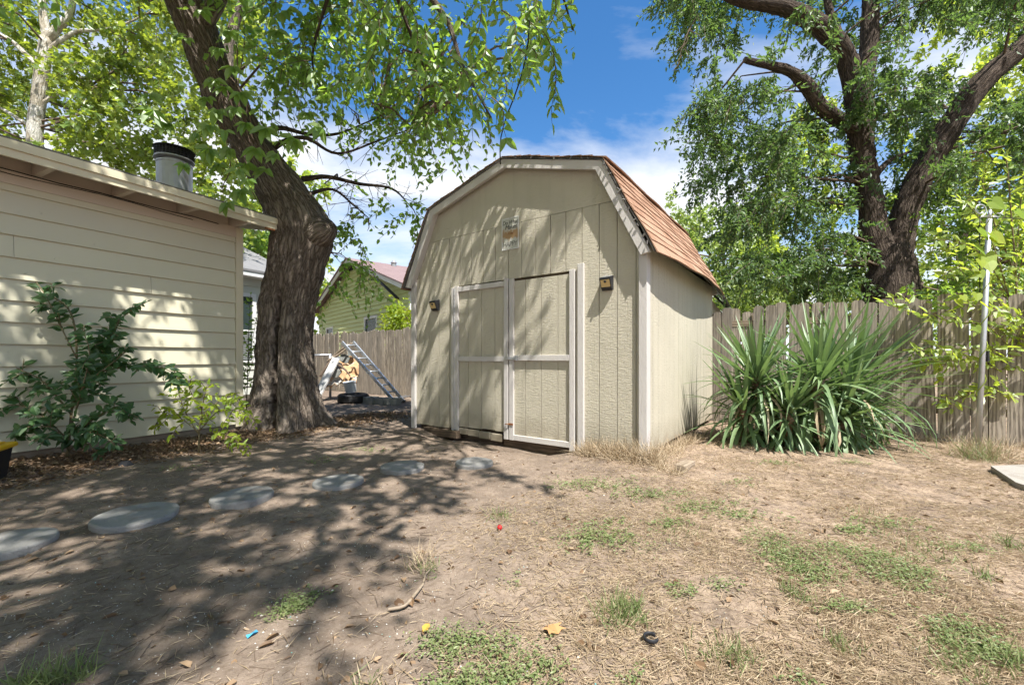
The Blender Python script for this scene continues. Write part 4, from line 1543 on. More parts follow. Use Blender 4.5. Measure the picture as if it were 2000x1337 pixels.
def heart_mesh():
    out = [(0.0, 0.0), (-0.18, 0.28), (-0.05, 0.50), (0.28, 0.52), (0.62, 0.30), (1.0, 0.0)]
    V = [(x, y, 0.10 * abs(y)) for x, y in out] + [(x, -y, 0.10 * abs(y)) for x, y in out[-2:0:-1]]
    me = bpy.data.meshes.new('heart_leaf')
    me.from_pydata(V, [], [(0, 5, 4, 3, 2, 1), (0, 9, 8, 7, 6, 5)])
    me.update(); me.materials.append(M['leaf_lime'])
    return me


pole()


def build_junk():
    # ladder leaning from the ground up against the rubbish, foreshortened along the fence
    f1, f2 = P(772, 778, 9.55), P(789, 774, 9.75)
    f1.z = f2.z = 0.02
    t1, t2 = P(668, 668, 9.9), P(690, 668, 10.2)
    r = wroot('aluminium_ladder', f1, 'aluminium folding ladder leaning on the rubbish heap by the fence', 'ladder')
    d1, d2 = (t1 - f1), (t2 - f2)
    wv = (f2 - f1).normalized()
    for (a, d) in ((f1, d1), (f2, d2)):
        dn = d.normalized()
        for (s0, s1) in ((0.0, 0.497), (0.503, 1.0)):
            p0, p1 = a + d * s0, a + d * s1
            side = wv; up = dn.cross(side).normalized()
            mb = MB()
            V = []
            for q in (p0, p1):
                for (i, j) in ((-1, -1), (1, -1), (1, 1), (-1, 1)):
                    V.append(q + side * 0.014 * i + up * 0.038 * j)
            mb.poly(V, [(3, 2, 1, 0), (4, 5, 6, 7), (0, 1, 5, 4), (1, 2, 6, 5), (2, 3, 7, 6), (3, 0, 4, 7)])
            mb.build('rail', M['alum'], r)
        MB().lathe([(0.055, -0.022), (0.055, 0.022)], 14, Matrix.Translation(a + d * 0.5) @ wv.to_track_quat('Z', 'Y').to_matrix().to_4x4()).build('hinge', M['galv'], r)
        MB().box(-0.03, 0.03, -0.05, 0.05, -0.03, 0.02, Matrix.Translation(a)).build('foot', M['black'], r)
    for k in range(9):
        s_ = 0.055 + 0.89 * k / 8
        MB().tube([f1 + d1 * s_, f2 + d2 * s_], 0.019, 8).build('rung', M['alum'], r, True)
    # leaning white plank
    a, b = P(618, 776, 9.9), P(657, 699, 10.2)
    r = wroot('leaning_plank', a, 'white painted plank leaning against the rubbish by the trunk', 'plank')
    d = (b - a).normalized(); sd = Vector((0.93, -0.37, 0)); sd = (sd - d * sd.dot(d)).normalized(); nn = d.cross(sd)
    mb = MB()
    V = [q + sd * 0.11 * i + nn * 0.018 * j for q in (a, b) for (i, j) in ((-1, -1), (1, -1), (1, 1), (-1, 1))]
    mb.poly(V, [(3, 2, 1, 0), (4, 5, 6, 7), (0, 1, 5, 4), (1, 2, 6, 5), (2, 3, 7, 6), (3, 0, 4, 7)]).build('board', M['white_paint'], r)
    # cardboard sheet, crumpled
    t = NT('cardboard')
    v = t.coord()
    nz = t.noise(v, 2.4, 5, 0.6, 0.8)
    c = t.ramp(nz, [(0.38, (0.40, 0.24, 0.13)), (0.52, (0.50, 0.33, 0.19)), (0.56, (0.55, 0.52, 0.47)), (0.63, (0.42, 0.42, 0.40)), (0.66, (0.12, 0.13, 0.14))])
    card = t.done(c, 0.85, t.bump(nz, 0.3, 0.03), 0.15)
    cs = [P(637, 756, 10.15), P(697, 747, 10.25), P(704, 700, 10.75), P(648, 698, 10.75)]
    r = wroot('cardboard_sheet', (cs[0].x, cs[0].y, 0), 'torn tan cardboard panel with grey scraps behind the ladder', 'cardboard')
    n = 14
    V, Fc = [], []
    nm = (cs[1] - cs[0]).cross(cs[3] - cs[0]).normalized()
    for h in (0.0, 0.03):
        for j in range(n + 1):
            for i in range(n + 1):
                p = cs[0].lerp(cs[1], i / n).lerp(cs[3].lerp(cs[2], i / n), j / n)
                k = float(fbm(np.array([i * 0.42]), np.array([j * 0.42]))[0] - 0.44)
                ed = 0.05 * math.sin(i * 2.1) if j in (0, n) else 0
                V.append(p + nm * (k * 0.35 + h) + Vector((0, 0, ed)))
    m_ = (n + 1) ** 2
    for j in range(n):
        for i in range(n):
            a0 = j * (n + 1) + i
            Fc += [(a0, a0 + 1, a0 + n + 2, a0 + n + 1), (m_ + a0, m_ + a0 + n + 1, m_ + a0 + n + 2, m_ + a0 + 1)]
    for i in range(n):
        Fc += [(i, m_ + i, m_ + i + 1, i + 1), (n * (n + 1) + i, n * (n + 1) + i + 1, m_ + n * (n + 1) + i + 1, m_ + n * (n + 1) + i)]
        a0, a1 = i * (n + 1), (i + 1) * (n + 1)
        Fc += [(a0, a1, m_ + a1, m_ + a0), (a0 + n, m_ + a0 + n, m_ + a1 + n, a1 + n)]
    MB().poly(V, Fc).build('panel', card, r, True)
    for (x, y, Y, s_, mt) in ((672, 700, 10.45, 0.14, 'block'), (660, 715, 10.3, 0.10, 'black'), (655, 728, 10.2, 0.12, 'block'), (684, 690, 10.55, 0.09, 'blind')):
        q = P(x, y, Y)
        nn_ = 9
        ring = [q + Vector((math.cos(2 * PI * k / nn_) * s_ * (0.7 + 0.5 * rng.random()), 0.03 * rng.random(), math.sin(2 * PI * k / nn_) * s_ * (0.7 + 0.5 * rng.random()))) for k in range(nn_)]
        bk = [p + Vector((0, 0.03, 0)) for p in ring]
        MB().poly(ring + bk, [tuple(range(nn_)), tuple(range(2 * nn_ - 1, nn_ - 1, -1))] + [(k, k + nn_, (k + 1) % nn_ + nn_, (k + 1) % nn_) for k in range(nn_)]).build('torn_scrap', M[mt], r)
    # tyre lying flat
    q = P(690, 772, 9.75); q.z = 0
    r = wroot('car_tyre', q, 'black car tyre lying flat beside the concrete blocks', 'tyre')
    prof = []
    for k in range(24):
        th = 2 * PI * k / 24
        cx, cz = math.cos(th), math.sin(th)
        sq = (abs(cx) ** 3.2 + abs(cz) ** 3.2) ** (-1 / 3.2)
        prof.append((0.255 + 0.085 * cx * sq, 0.10 + 0.098 * cz * sq))
    MB().lathe(prof, 40, Matrix.Translation(q) @ Euler((0.04, 0.02, 0)).to_matrix().to_4x4(), True).build('tread', M['rubber'], r, True)
    gr = MB()
    for z in (0.05, 0.10, 0.15):
        gr.lathe([(0.343, z - 0.008), (0.347, z - 0.006), (0.347, z + 0.006), (0.343, z + 0.008)], 40, Matrix.Translation(q), True)
    gr.build('tread_rib', M['rubber'], r)
    # bucket tipped in the tyre
    q = P(686, 757, 9.72)
    r = wroot('plastic_bucket', q, 'pale plastic bucket sitting tipped on the tyre', 'bucket')
    Mt = Matrix.Translation(q + Vector((0, 0, -0.10))) @ Euler((0.12, -0.14, 0)).to_matrix().to_4x4()
    MB().lathe([(0.115, 0.0), (0.135, 0.22), (0.147, 0.222), (0.147, 0.25), (0.135, 0.252), (0.128, 0.245), (0.11, 0.02), (0.01, 0.018)], 24, Mt).build('pail', M['bucket'], r, False)
    MB().tube([Mt @ Vector((0.14 * math.cos(a), 0.14 * math.sin(a) * 0.5 - 0.11, 0.2 - 0.05 * math.sin(a))) for a in [PI * k / 12 for k in range(13)]], 0.004, 5, False).build('handle', M['galv'], r, True)
    # concrete blocks
    for k, (x, y, Y, rz, lb) in enumerate(((722, 776, 9.6, -0.5, 'leftmost concrete block lying next to the tyre'), (742, 777, 9.5, -0.55, 'middle concrete block of the row under the ladder'), (764, 779, 9.4, -0.5, 'concrete block right beneath the foot of the ladder'))):
        q = P(x, y, Y); q.z = g1(q.x, q.y)
        mb = MB()
        L_, W_, H_ = 0.2, 0.1, 0.155
        mb.box(-L_, L_, -W_, -W_ + 0.035, 0, H_, b=0.004); mb.box(-L_, L_, W_ - 0.035, W_, 0, H_, b=0.004)
        for xx in (-L_ + 0.001, -0.02, L_ - 0.039):
            mb.box(xx, xx + 0.038, -W_ + 0.0355, W_ - 0.0355, 0.0, H_ - 0.003)
        o = mb.build('concrete_block', M['block'])
        o.location = q; o.rotation_euler = (0, 0, rz + 0.1 * k)
        tag(o, lb, 'concrete block', 'concrete blocks by the ladder')
    # pipes on the ground in front
    for k, (x0, y0, x1, y1, rr, lb) in enumerate(((752, 787, 800, 777, 0.022, 'thin grey metal pipe lying nearest the shed wall'), (757, 782, 793, 776, 0.018, 'thinner grey pipe lying just behind the other one'))):
        a, b = G(x0, y0), G(x1, y1)
        o = wroot('metal_pipe', a, lb, 'pipe', 'pipes below the ladder')
        MB().tube([a + Vector((0, 0, 0.03)), b + Vector((0, 0, 0.05))], rr, 10).build('tube', M['galv'], o, True)
    # fallen branches over the heap
    bl = [[(652, 695, 10.5), (668, 682, 10.4), (686, 670, 10.3)], [(640, 705, 10.4), (664, 690, 10.3), (690, 668, 10.4)], [(625, 735, 10.2), (640, 712, 10.3), (655, 690, 10.5)], [(660, 712, 10.0), (675, 722, 9.95), (684, 735, 9.9)]]
    lbs = ['pale dead branch sticking up behind the ladder top', 'long dead branch lying over the cardboard panel', 'dead branch leaning beside the white plank', 'dark dead stick lying across the cardboard panel']
    for pts, lb in zip(bl, lbs):
        pp = [P(*q) for q in pts]
        o = wroot('dead_branch', pp[0], lb, 'branch', 'dead branches on the rubbish heap')
        limb('wood', pp, [0.03, 0.024, 0.012], M['lumber'] if 'pale' in lb or 'long' in lb else M['twig'], o, 8, 0.1, 0.3)
    # top rail of an old wire fence
    a, b = P(600, 694, 10.6), P(645, 693, 10.6)
    o = wroot('old_fence_pipe', a, 'horizontal grey pipe rail above weeds beside the big trunk', 'rail')
    MB().tube([a, b], 0.03, 10).build('top_rail', M['galv'], o, True)
    MB().tube([Vector((b.x, b.y, -0.1)), b + Vector((0, 0, 0.03))], 0.03, 10).build('upright', M['galv'], o, True)


build_junk()


def build_tote():
    p = G(-62, 945)
    r = empty('storage_tote', (p.x, p.y, 0), 0.5, 'black storage tote with yellow lid at the left edge', 'tote')
    mb = MB()
    V = [(x * s_, y * s_ * 0.8, z) for (z, s_) in ((0.0, 0.16), (0.26, 0.19)) for (x, y) in ((-1, -1), (1, -1), (1, 1), (-1, 1))]
    mb.poly(V, [(3, 2, 1, 0), (4, 5, 6, 7), (0, 1, 5, 4), (1, 2, 6, 5), (2, 3, 7, 6), (3, 0, 4, 7)])
    mb.build('tub', M['black'], r)
    rb = MB()
    for k in range(5):
        rb.box(-0.14 + k * 0.06, -0.12 + k * 0.06, -0.16, -0.13, 0.03, 0.22)
    rb.build('tub_ribs', M['black'], r)
    MB().box(-0.215, 0.215, -0.175, 0.175, 0.255, 0.295, b=0.01).build('lid', M['yellow'], r)
    MB().box(-0.16, 0.16, -0.12, 0.12, 0.2955, 0.308, b=0.005).build('lid_panel', M['yellow'], r)


build_tote()


def build_bits():
    # things dropped on the dirt
    p = G(976, 1026)
    bm_ = MB().lathe([(0.002, -0.016), (0.010, -0.0125), (0.016, 0.0), (0.0145, 0.007), (0.010, 0.0125), (0.002, 0.016)], 16)
    o = bm_.build('red_ball', m_plain('red_plastic', (0.45, 0.02, 0.02), 0.3), None, True)
    o.location = (p.x, p.y, g1(p.x, p.y) + 0.017)
    tag(o, 'tiny shiny red ball lying on bare dirt', 'ball')
    p = G(1271, 1243)
    o = MB().tube([(0.024 * math.cos(0.6 + a), 0.024 * math.sin(0.6 + a), 0.012) for a in [5.2 * k / 20 for k in range(21)]], 0.004, 6).build('plastic_ring', M['black'], None, True)
    o.location = (p.x, p.y, g1(p.x, p.y)); o.scale = (1, 1, 2.0)
    tag(o, 'open black plastic ring lying on dry ground at lower right', 'ring')
    pts = [G(758, 1180), G(790, 1172), G(812, 1148), G(826, 1130), G(832, 1112), G(842, 1103)]
    o = wroot('fallen_stick', pts[0], 'crooked orange-brown stick lying on bare dirt', 'stick')
    limb('wood', [(q.x, q.y, g1(q.x, q.y) + 0.015) for q in pts], [0.006, 0.0075, 0.007, 0.006, 0.005, 0.004], M['lumber'], o, 7, 0.02, 0.3, 20)
    ml = single_leaf('dry_maple_leaf', 0.075, 0.085, 'lobed', m_plain('orange_leaf', (0.42, 0.23, 0.10), 0.7), 0.2)
    p = G(1091, 1229)
    o = bpy.data.objects.new('dry_leaf', ml); C.objects.link(o)
    o.location = (p.x, p.y, g1(p.x, p.y) + 0.014); o.rotation_euler = (0.12, -0.1, 2.2)
    tag(o, 'orange lobed dry leaf lying alone on dirt', 'leaf')
    p = G(826, 1222)
    me2 = single_leaf('curled_leaf', 0.05, 0.03, 'oval', m_plain('ochre_leaf', (0.5, 0.30, 0.06), 0.6), 0.3)
    o = bpy.data.objects.new('dry_leaf', me2); C.objects.link(o)
    o.location = (p.x, p.y, g1(p.x, p.y) + 0.016); o.rotation_euler = (0.3, -0.3, 1.2)
    tag(o, 'small curled ochre leaf near the weeds at bottom centre', 'leaf')
    p = G(492, 1222)
    o = MB().poly([(-0.02, -0.008, 0.004), (0.0, -0.012, 0.016), (0.022, -0.004, 0.006), (0.018, 0.006, 0.013), (-0.002, 0.009, 0.006), (-0.019, 0.006, 0.012), (0, 0, 0.002)], [(0, 1, 5), (1, 4, 5), (1, 2, 3), (1, 3, 4), (0, 5, 6), (2, 6, 3)]).build('blue_wrapper', m_plain('blue_foil', (0.06, 0.30, 0.50), 0.3))
    o.location = (p.x, p.y, g1(p.x, p.y)); o.rotation_euler = (0, 0, 1.0)
    tag(o, 'crumpled blue scrap of wrapper on the shaded dirt', 'wrapper')
    p = G(245, 910)
    o = MB().poly([(-0.05, -0.03, 0.0), (0.05, -0.035, 0.0), (0.055, 0.03, 0.0), (-0.045, 0.035, 0.0), (-0.03, -0.01, 0.04), (0.03, -0.015, 0.035), (0.025, 0.012, 0.042), (-0.025, 0.015, 0.036)], [(0, 1, 5, 4), (1, 2, 6, 5), (2, 3, 7, 6), (3, 0, 4, 7), (4, 5, 6, 7), (3, 2, 1, 0)]).build('black_scrap', M['black'])
    o.location = (p.x, p.y, g1(p.x, p.y))
    tag(o, 'crumpled black plastic scrap in leaf litter by the wall', 'scrap')


build_bits()


# ================================================================== yucca
def blade_mesh(L, W, droop, kink, mat):
    n = 7
    V, Fc = [], []
    for i in range(n + 1):
        t = i / n
        ang = -droop * t * t * 1.6
        w = W * (0.55 + 1.5 * t) if t < 0.3 else W * (1.0 - ((t - 0.3) / 0.7) ** 1.7)
        if i == 0:
            x, z, a = 0.0, 0.0, 0.0
        a = ang if t < kink else ang - 0.9 * droop * (t - kink)
        if i:
            x += L / n * math.cos(a); z += L / n * math.sin(a)
        w = max(w, 0.002)
        f = 0.28 * w * (1 - 0.6 * t)
        V += [(x, -w / 2, z + f), (x, 0, z), (x, w / 2, z + f)]
    for i in range(n):
        b = i * 3
        Fc += [(b, b + 1, b + 4, b + 3), (b + 1, b + 2, b + 5, b + 4)]
    me = bpy.data.meshes.new('blade')
    me.from_pydata(V, [], Fc); me.update()
    me.polygons.foreach_set('use_smooth', [True] * len(me.polygons))
    me.materials.append(mat)
    return me


def build_yucca():
    base = P(1590, 850, 5.25); base.z = 0
    r = wroot('yucca_plant', base, 'large yucca clump of long sword leaves between shed and pole', 'yucca')
    temps = {}
    for di, dr in enumerate((0.05, 0.3, 0.7, 1.15, 1.6)):
        for k in range(2):
            temps[(di, k)] = blade_mesh(1.0, 0.046 + 0.008 * k, dr, 0.45 + 0.2 * k, M['yucca'])
    heads = [(P(1478, 735, 5.15), 135, Vector((-0.10, -0.05, 1)), 0.86), (P(1602, 735, 4.95), 140, Vector((0.08, -0.15, 1)), 0.98),
             (P(1665, 745, 5.25), 135, Vector((0.38, -0.05, 1)), 1.12), (P(1545, 800, 4.85), 84, Vector((-0.05, -0.4, 1)), 0.72), (P(1655, 810, 4.9), 100, Vector((0.35, -0.4, 1)), 0.84), (P(1450, 795, 5.15), 76, Vector((-0.3, -0.2, 1)), 0.78)]
    dead = {di: blade_mesh(1.0, 0.034, dr, 0.5, M['straw']) for di, dr in enumerate((0.05, 0.3, 0.7, 1.15, 1.6))}
    extra_v, extra_f, done_ = [], [], 0
    order = 0
    for (c, n, ax, L) in heads:
        ax = ax.normalized()
        x = ax.orthogonal().normalized(); y = ax.cross(x)
        st = MB().tube([Vector((c.x * 0.5 + base.x * 0.5, c.y * 0.5 + base.y * 0.5, -0.05)), c - ax * 0.35, c], [0.10, 0.085, 0.05], 9).build('stem', M['litter'], r, True)
        for i in range(n):
            t = (i + 0.5) / n
            el = math.radians(84 - 128 * t ** 0.85 + rng.normal() * 7)
            az = i * 2.39996 + rng.normal() * 0.15
            d = ax * math.sin(el) + (x * math.cos(az) + y * math.sin(az)) * math.cos(el)
            if d.z < -0.55:
                d.z = -0.55; d.normalize()
            di = min(4, int(np.clip((1 - math.sin(el)) * 2.4 + rng.normal() * 0.5, 0, 4)))
            ln = L * (0.82 + 0.3 * rng.random()) * (0.8 if el > 1.25 else 1.0)
            pos = c - ax * (0.28 * t) + d * 0.02
            # keep drooping tips out of the ground
            if pos.z + d.z * ln * 0.8 < 0.0 and di > 2:
                di = 2
            k = int(rng.integers(0, 2))
            nrm_ = Vector((0, 0, 1)) + ax * 0.3 + Vector(rng.normal(size=3)) * 0.15
            front = d.y < 0.25
            if front and done_ < 300:
                o = place_leaf('blade', temps[(di, k)], pos, d, nrm_, ln, r)
                o.scale = (ln, ln * (0.85 + 0.4 * rng.random()) / max(0.7, ln) * 1.0, ln)
                done_ += 1
                if t > 0.62 and rng.random() < 0.22:
                    o.data = dead[di]; o.name = 'dead_blade'
            else:           # blades past the first 300, on the far side of the clump
                yv = nrm_.cross(d).normalized(); zv = d.cross(yv)
                me_ = temps[(di, k)]
                b0 = len(extra_v)
                for v_ in me_.vertices:
                    extra_v.append(tuple(Vector(pos) + (d * v_.co.x + zv * v_.co.z) * ln + yv * v_.co.y))
                extra_f += [tuple(b0 + i_ for i_ in p_.vertices) for p_ in me_.polygons]
    MB().poly(extra_v, extra_f).build('blades', M['yucca'], r, True)['kind'] = 'stuff'


build_yucca()


# ================================================================== shrubs by the house
def branchy_shrub(name, base, label, stems, leaf_me, leaf_s, mat_stem, spacing, fol=None, max_leaf=300, lname='leaf', cat='shrub', up=0.3, jitter=0.4):
    """stems: list of polylines; alternate leaves set along each"""
    r = wroot(name, base, label, cat)
    mb = MB()
    spots = []
    for (pts, rad, l0) in stems:
        p, rr = smooth_path(pts, np.linspace(rad, rad * 0.3, len(pts)), 0.04)
        mb.tube([Vector(q) for q in p[::2]] + [Vector(p[-1])], list(rr[::2]) + [rr[-1]], 6)
        ln = np.concatenate([[0], np.cumsum(np.linalg.norm(np.diff(p, axis=0), axis=1))])
        s_ = ln[-1] * l0
        k = 0
        while s_ < ln[-1]:
            i = min(len(p) - 2, int(np.searchsorted(ln, s_)))
            t = unit(p[i + 1] - p[i])
            sd = unit(np.cross(t, np.array([0.2, -0.6, 0.75]) + rng.normal(size=3) * 0.25))
            sg = 1 if k % 2 else -1
            d = t * 0.5 + sd * sg * 0.9 + rng.normal(size=3) * jitter * 0.6 + np.array([0, 0, -0.12])
            nr = np.array([0.2, -0.75, 0.6]) + rng.normal(size=3) * jitter
            sz = leaf_s * (0.75 + 0.5 * rng.random()) * (1.0 if s_ < ln[-1] - 0.05 else 0.65)
            spots.append((p[i] + rng.normal(size=3) * 0.006, d, nr, sz))
            s_ += spacing * (0.7 + 0.6 * rng.random())
            k += 1
        spots.append((p[-1], t, np.array([0.1, -0.5, 0.8]), leaf_s * 0.6))
    mb.build('stem', mat_stem, r, True)
    idx = rng.permutation(len(spots))
    for j in idx[:max_leaf]:
        q, d, nr, sz = spots[j]
        place_leaf(lname, leaf_me, q, d, nr, sz, r)
    rest = idx[max_leaf:]
    if len(rest):
        A = [np.array([spots[j][k] for j in rest]) for k in range(3)]
        sz = np.array([spots[j][3] for j in rest])
        V, Fc = leaf_arrays(A[0], A[1], A[2], sz, sz * 0.5, 'oval', 0.16, 0.15)
        o = link('leaves', np_mesh('leaves', V, Fc), leaf_me.materials[0], r)
        o['kind'] = 'stuff'
    return r, spots


oval_dark = single_leaf('oval_leaf', 1.0, 0.62, 'oval', M['leaf_dark'])
oval_elm = single_leaf('soft_leaf', 1.0, 0.5, 'oval', M['leaf_elm'])
oval_lime = single_leaf('narrow_leaf', 1.0, 0.42, 'oval', M['leaf_lime'])
oval_bright = single_leaf('arching_leaf', 1.0, 0.36, 'oval', M['leaf_bright'])


def sub_stems(main, n, ln, rad, spread, drop=0.0, t0=0.2):
    p, _ = smooth_path(main, [1] * len(main), 0.05)
    out = []
    for k in range(n):
        i = int(len(p) * (t0 + (0.97 - t0) * (k + rng.random()) / n))
        i = min(i, len(p) - 2)
        t = unit(p[i + 1] - p[i])
        d = unit(t * 0.45 + rvec(1)[0] * spread + np.array([0, -0.1, 0.15]))
        l_ = ln * (0.5 + rng.random()) * (1.15 - 0.6 * i / len(p))
        q = [p[i], p[i] + d * l_ * 0.5 + np.array([0, 0, 0.03]), p[i] + d * l_ + np.array([0, 0, -drop * l_])]
        out.append((q, rad, 0.15))
    return out


def build_shrubs():
    Y = 4.22
    q = lambda x, y, dy=0.0: P(x, y, Y + dy)
    mains = [
        ([q(132, 893), q(140, 800, .05), q(150, 700, .05), q(95, 590, .1) * 0.4 + q(165, 620, .1) * 0.6, q(82, 560, .1), q(90, 497, .1)], 0.014),
        ([q(140, 800, .05), q(190, 690, -.05), q(215, 640, 0), q(255, 608, 0), q(286, 590, 0)], 0.009),
        ([q(145, 760), q(200, 725, -.1), q(270, 715, -.05), q(330, 722, 0), q(352, 742, 0)], 0.009),
        ([q(142, 790), q(180, 740, -.2), q(230, 700, -.15), q(248, 685, -.1)], 0.008),
        ([q(140, 810), q(85, 745, -.1), q(35, 720, -.1), q(5, 705, -.05)], 0.009),
        ([q(135, 860), q(80, 810, -.15), q(30, 790, -.15), q(-15, 800, -.1)], 0.008),
        ([q(135, 870), q(180, 820, -.2), q(230, 800, -.2), q(270, 815, -.15)], 0.008),
        ([q(135, 880), q(170, 850, -.25), q(200, 850, -.3), q(225, 870, -.3)], 0.007),
        ([q(135, 880), q(110, 840, -.25), q(70, 830, -.3), q(20, 850, -.25)], 0.007),
        ([q(150, 700), q(120, 640, -.05), q(85, 570, 0), q(50, 530, 0), q(28, 518, 0)], 0.007),
        ([q(140, 830), q(160, 760, -.25), q(175, 690, -.25), q(160, 640, -.2)], 0.008),
        ([q(145, 740), q(215, 655, -.1), q(235, 625, -.1)], 0.006),
    ]
    stems = [(m, r_, 0.22 if i else 0.4) for i, (m, r_) in enumerate(mains)]
    for i, (m, r_) in enumerate(mains):
        stems += sub_stems(m, 6 if i in (0, 1, 9) else 10, 0.20 if i not in (0, 1, 9) else 0.12, 0.004, 0.8, 0.1, 0.2)
    b = q(132, 893); b.z = 0
    branchy_shrub('dark_leaf_shrub', b, 'dark glossy-leaved shrub growing against the cream siding', stems, oval_dark, 0.098, M['stem'], 0.030, max_leaf=300)

    Y2 = 4.55
    q = lambda x, y, dy=0.0: P(x, y, Y2 + dy)
    mains = [
        ([q(388, 885), q(390, 830), q(398, 780), q(405, 750)], 0.009),
        ([q(389, 850), q(360, 800, -.05), q(345, 750, 0), q(340, 722, 0)], 0.006),
        ([q(390, 840), q(430, 800, -.05), q(470, 805, -.1), q(500, 822, -.1)], 0.006),
        ([q(390, 845), q(345, 812, -.1), q(312, 815, -.1), q(303, 838, -.1)], 0.006),
        ([q(391, 830), q(430, 780, .05), q(455, 775, .05), q(480, 800, .05)], 0.006),
        ([q(389, 860), q(430, 845, -.15), q(465, 865, -.2), q(482, 885, -.2)], 0.005),
        ([q(395, 800), q(375, 770, -.1), q(365, 745, -.1)], 0.005),
    ]
    stems = [(m, r_, 0.3) for m, r_ in mains]
    for m, r_ in mains:
        stems += sub_stems(m, 8, 0.17, 0.003, 0.8, 0.12, 0.3)
    b = q(388, 888); b.z = 0
    branchy_shrub('lime_sapling', b, 'small lime green sapling in front of the siding corner', stems, oval_lime, 0.075, M['stem'], 0.036, max_leaf=260)

    # sapling leaves growing between house corner and trunk
    Y3 = 7.0
    q = lambda x, y, dy=0.0: P(x, y, Y3 + dy)
    stems = [([q(481, 800), q(484, 720), q(486, 640), q(490, 575)], 0.008, 0.2), ([q(484, 700), q(494, 660), q(500, 625)], 0.005, 0.2), ([q(483, 740), q(495, 700), q(502, 672)], 0.005, 0.2), ([q(482, 780), q(476, 740), q(490, 690)], 0.005, 0.2)]
    for m, r_, _ in list(stems):
        stems += sub_stems(m, 4, 0.22, 0.003, 0.8)
    branchy_shrub('gap_sapling', Vector((q(481, 800).x, Y3, 0)), 'thin leafy sapling between the house corner and trunk', stems, oval_elm, 0.085, M['stem'], 0.06, max_leaf=120, jitter=0.9)

    # arching privet over the fence behind the pole
    Y4 = 5.15
    q = lambda x, y, dy=0.0: P(x, y, Y4 + dy)
    bx, by = 1975, 860
    mains = [
        ([q(bx, by), q(1980, 700), q(1985, 560, -.1), q(1975, 420, -.15), q(1968, 330, -.2), q(1962, 300, -.2)], 0.014),
        ([q(1982, 620), q(1940, 480, -.2), q(1900, 410, -.25), q(1865, 385, -.3)], 0.009),
        ([q(1983, 600), q(1920, 500, -.1), q(1860, 470, -.15), q(1815, 470, -.2)], 0.008),
        ([q(1983, 640), q(1930, 560, -.2), q(1880, 520, -.25), q(1830, 545, -.3)], 0.008),
        ([q(1982, 690), q(1930, 640, -.3), q(1850, 625, -.35), q(1780, 610, -.4), q(1722, 590, -.4)], 0.008),
        ([q(1982, 720), q(1930, 690, -.25), q(1860, 680, -.3), q(1785, 685, -.35)], 0.008),
        ([q(1982, 740), q(1920, 710, -.15), q(1850, 705, -.2), q(1790, 712, -.2)], 0.007),
        ([q(1985, 560), q(2010, 450, -.2), q(2030, 380, -.2)], 0.009),
        ([q(1984, 600), q(2030, 560, -.2), q(2080, 540, -.2)], 0.009),
        ([q(1982, 640), q(1975, 620, -.35), q(1925, 600, -.4), q(1885, 590, -.4)], 0.007),
        ([q(1982, 700), q(2000, 650, -.3), q(2040, 640, -.3)], 0.007),
        ([q(1980, 780), q(1940, 760, -.15), q(1890, 770, -.15), q(1850, 800, -.1)], 0.006),
        ([q(1985, 540), q(1940, 430, 0), q(1920, 360, .05), q(1925, 330, .05)], 0.008),
        ([q(1985, 520), q(1990, 440, .1), q(1998, 360, .1)], 0.008),
    ]
    stems = [(m, r_, 0.25) for m, r_ in mains]
    for m, r_ in mains:
        stems += sub_stems(m, 9, 0.28, 0.004, 0.75, 0.12, 0.2)
    b = q(bx, by); b.z = 0
    branchy_shrub('arching_privet', b, 'bright green arching shrub spilling over the fence behind the pole', stems, oval_bright, 0.115, M['stem'], 0.05, max_leaf=300)


build_shrubs()


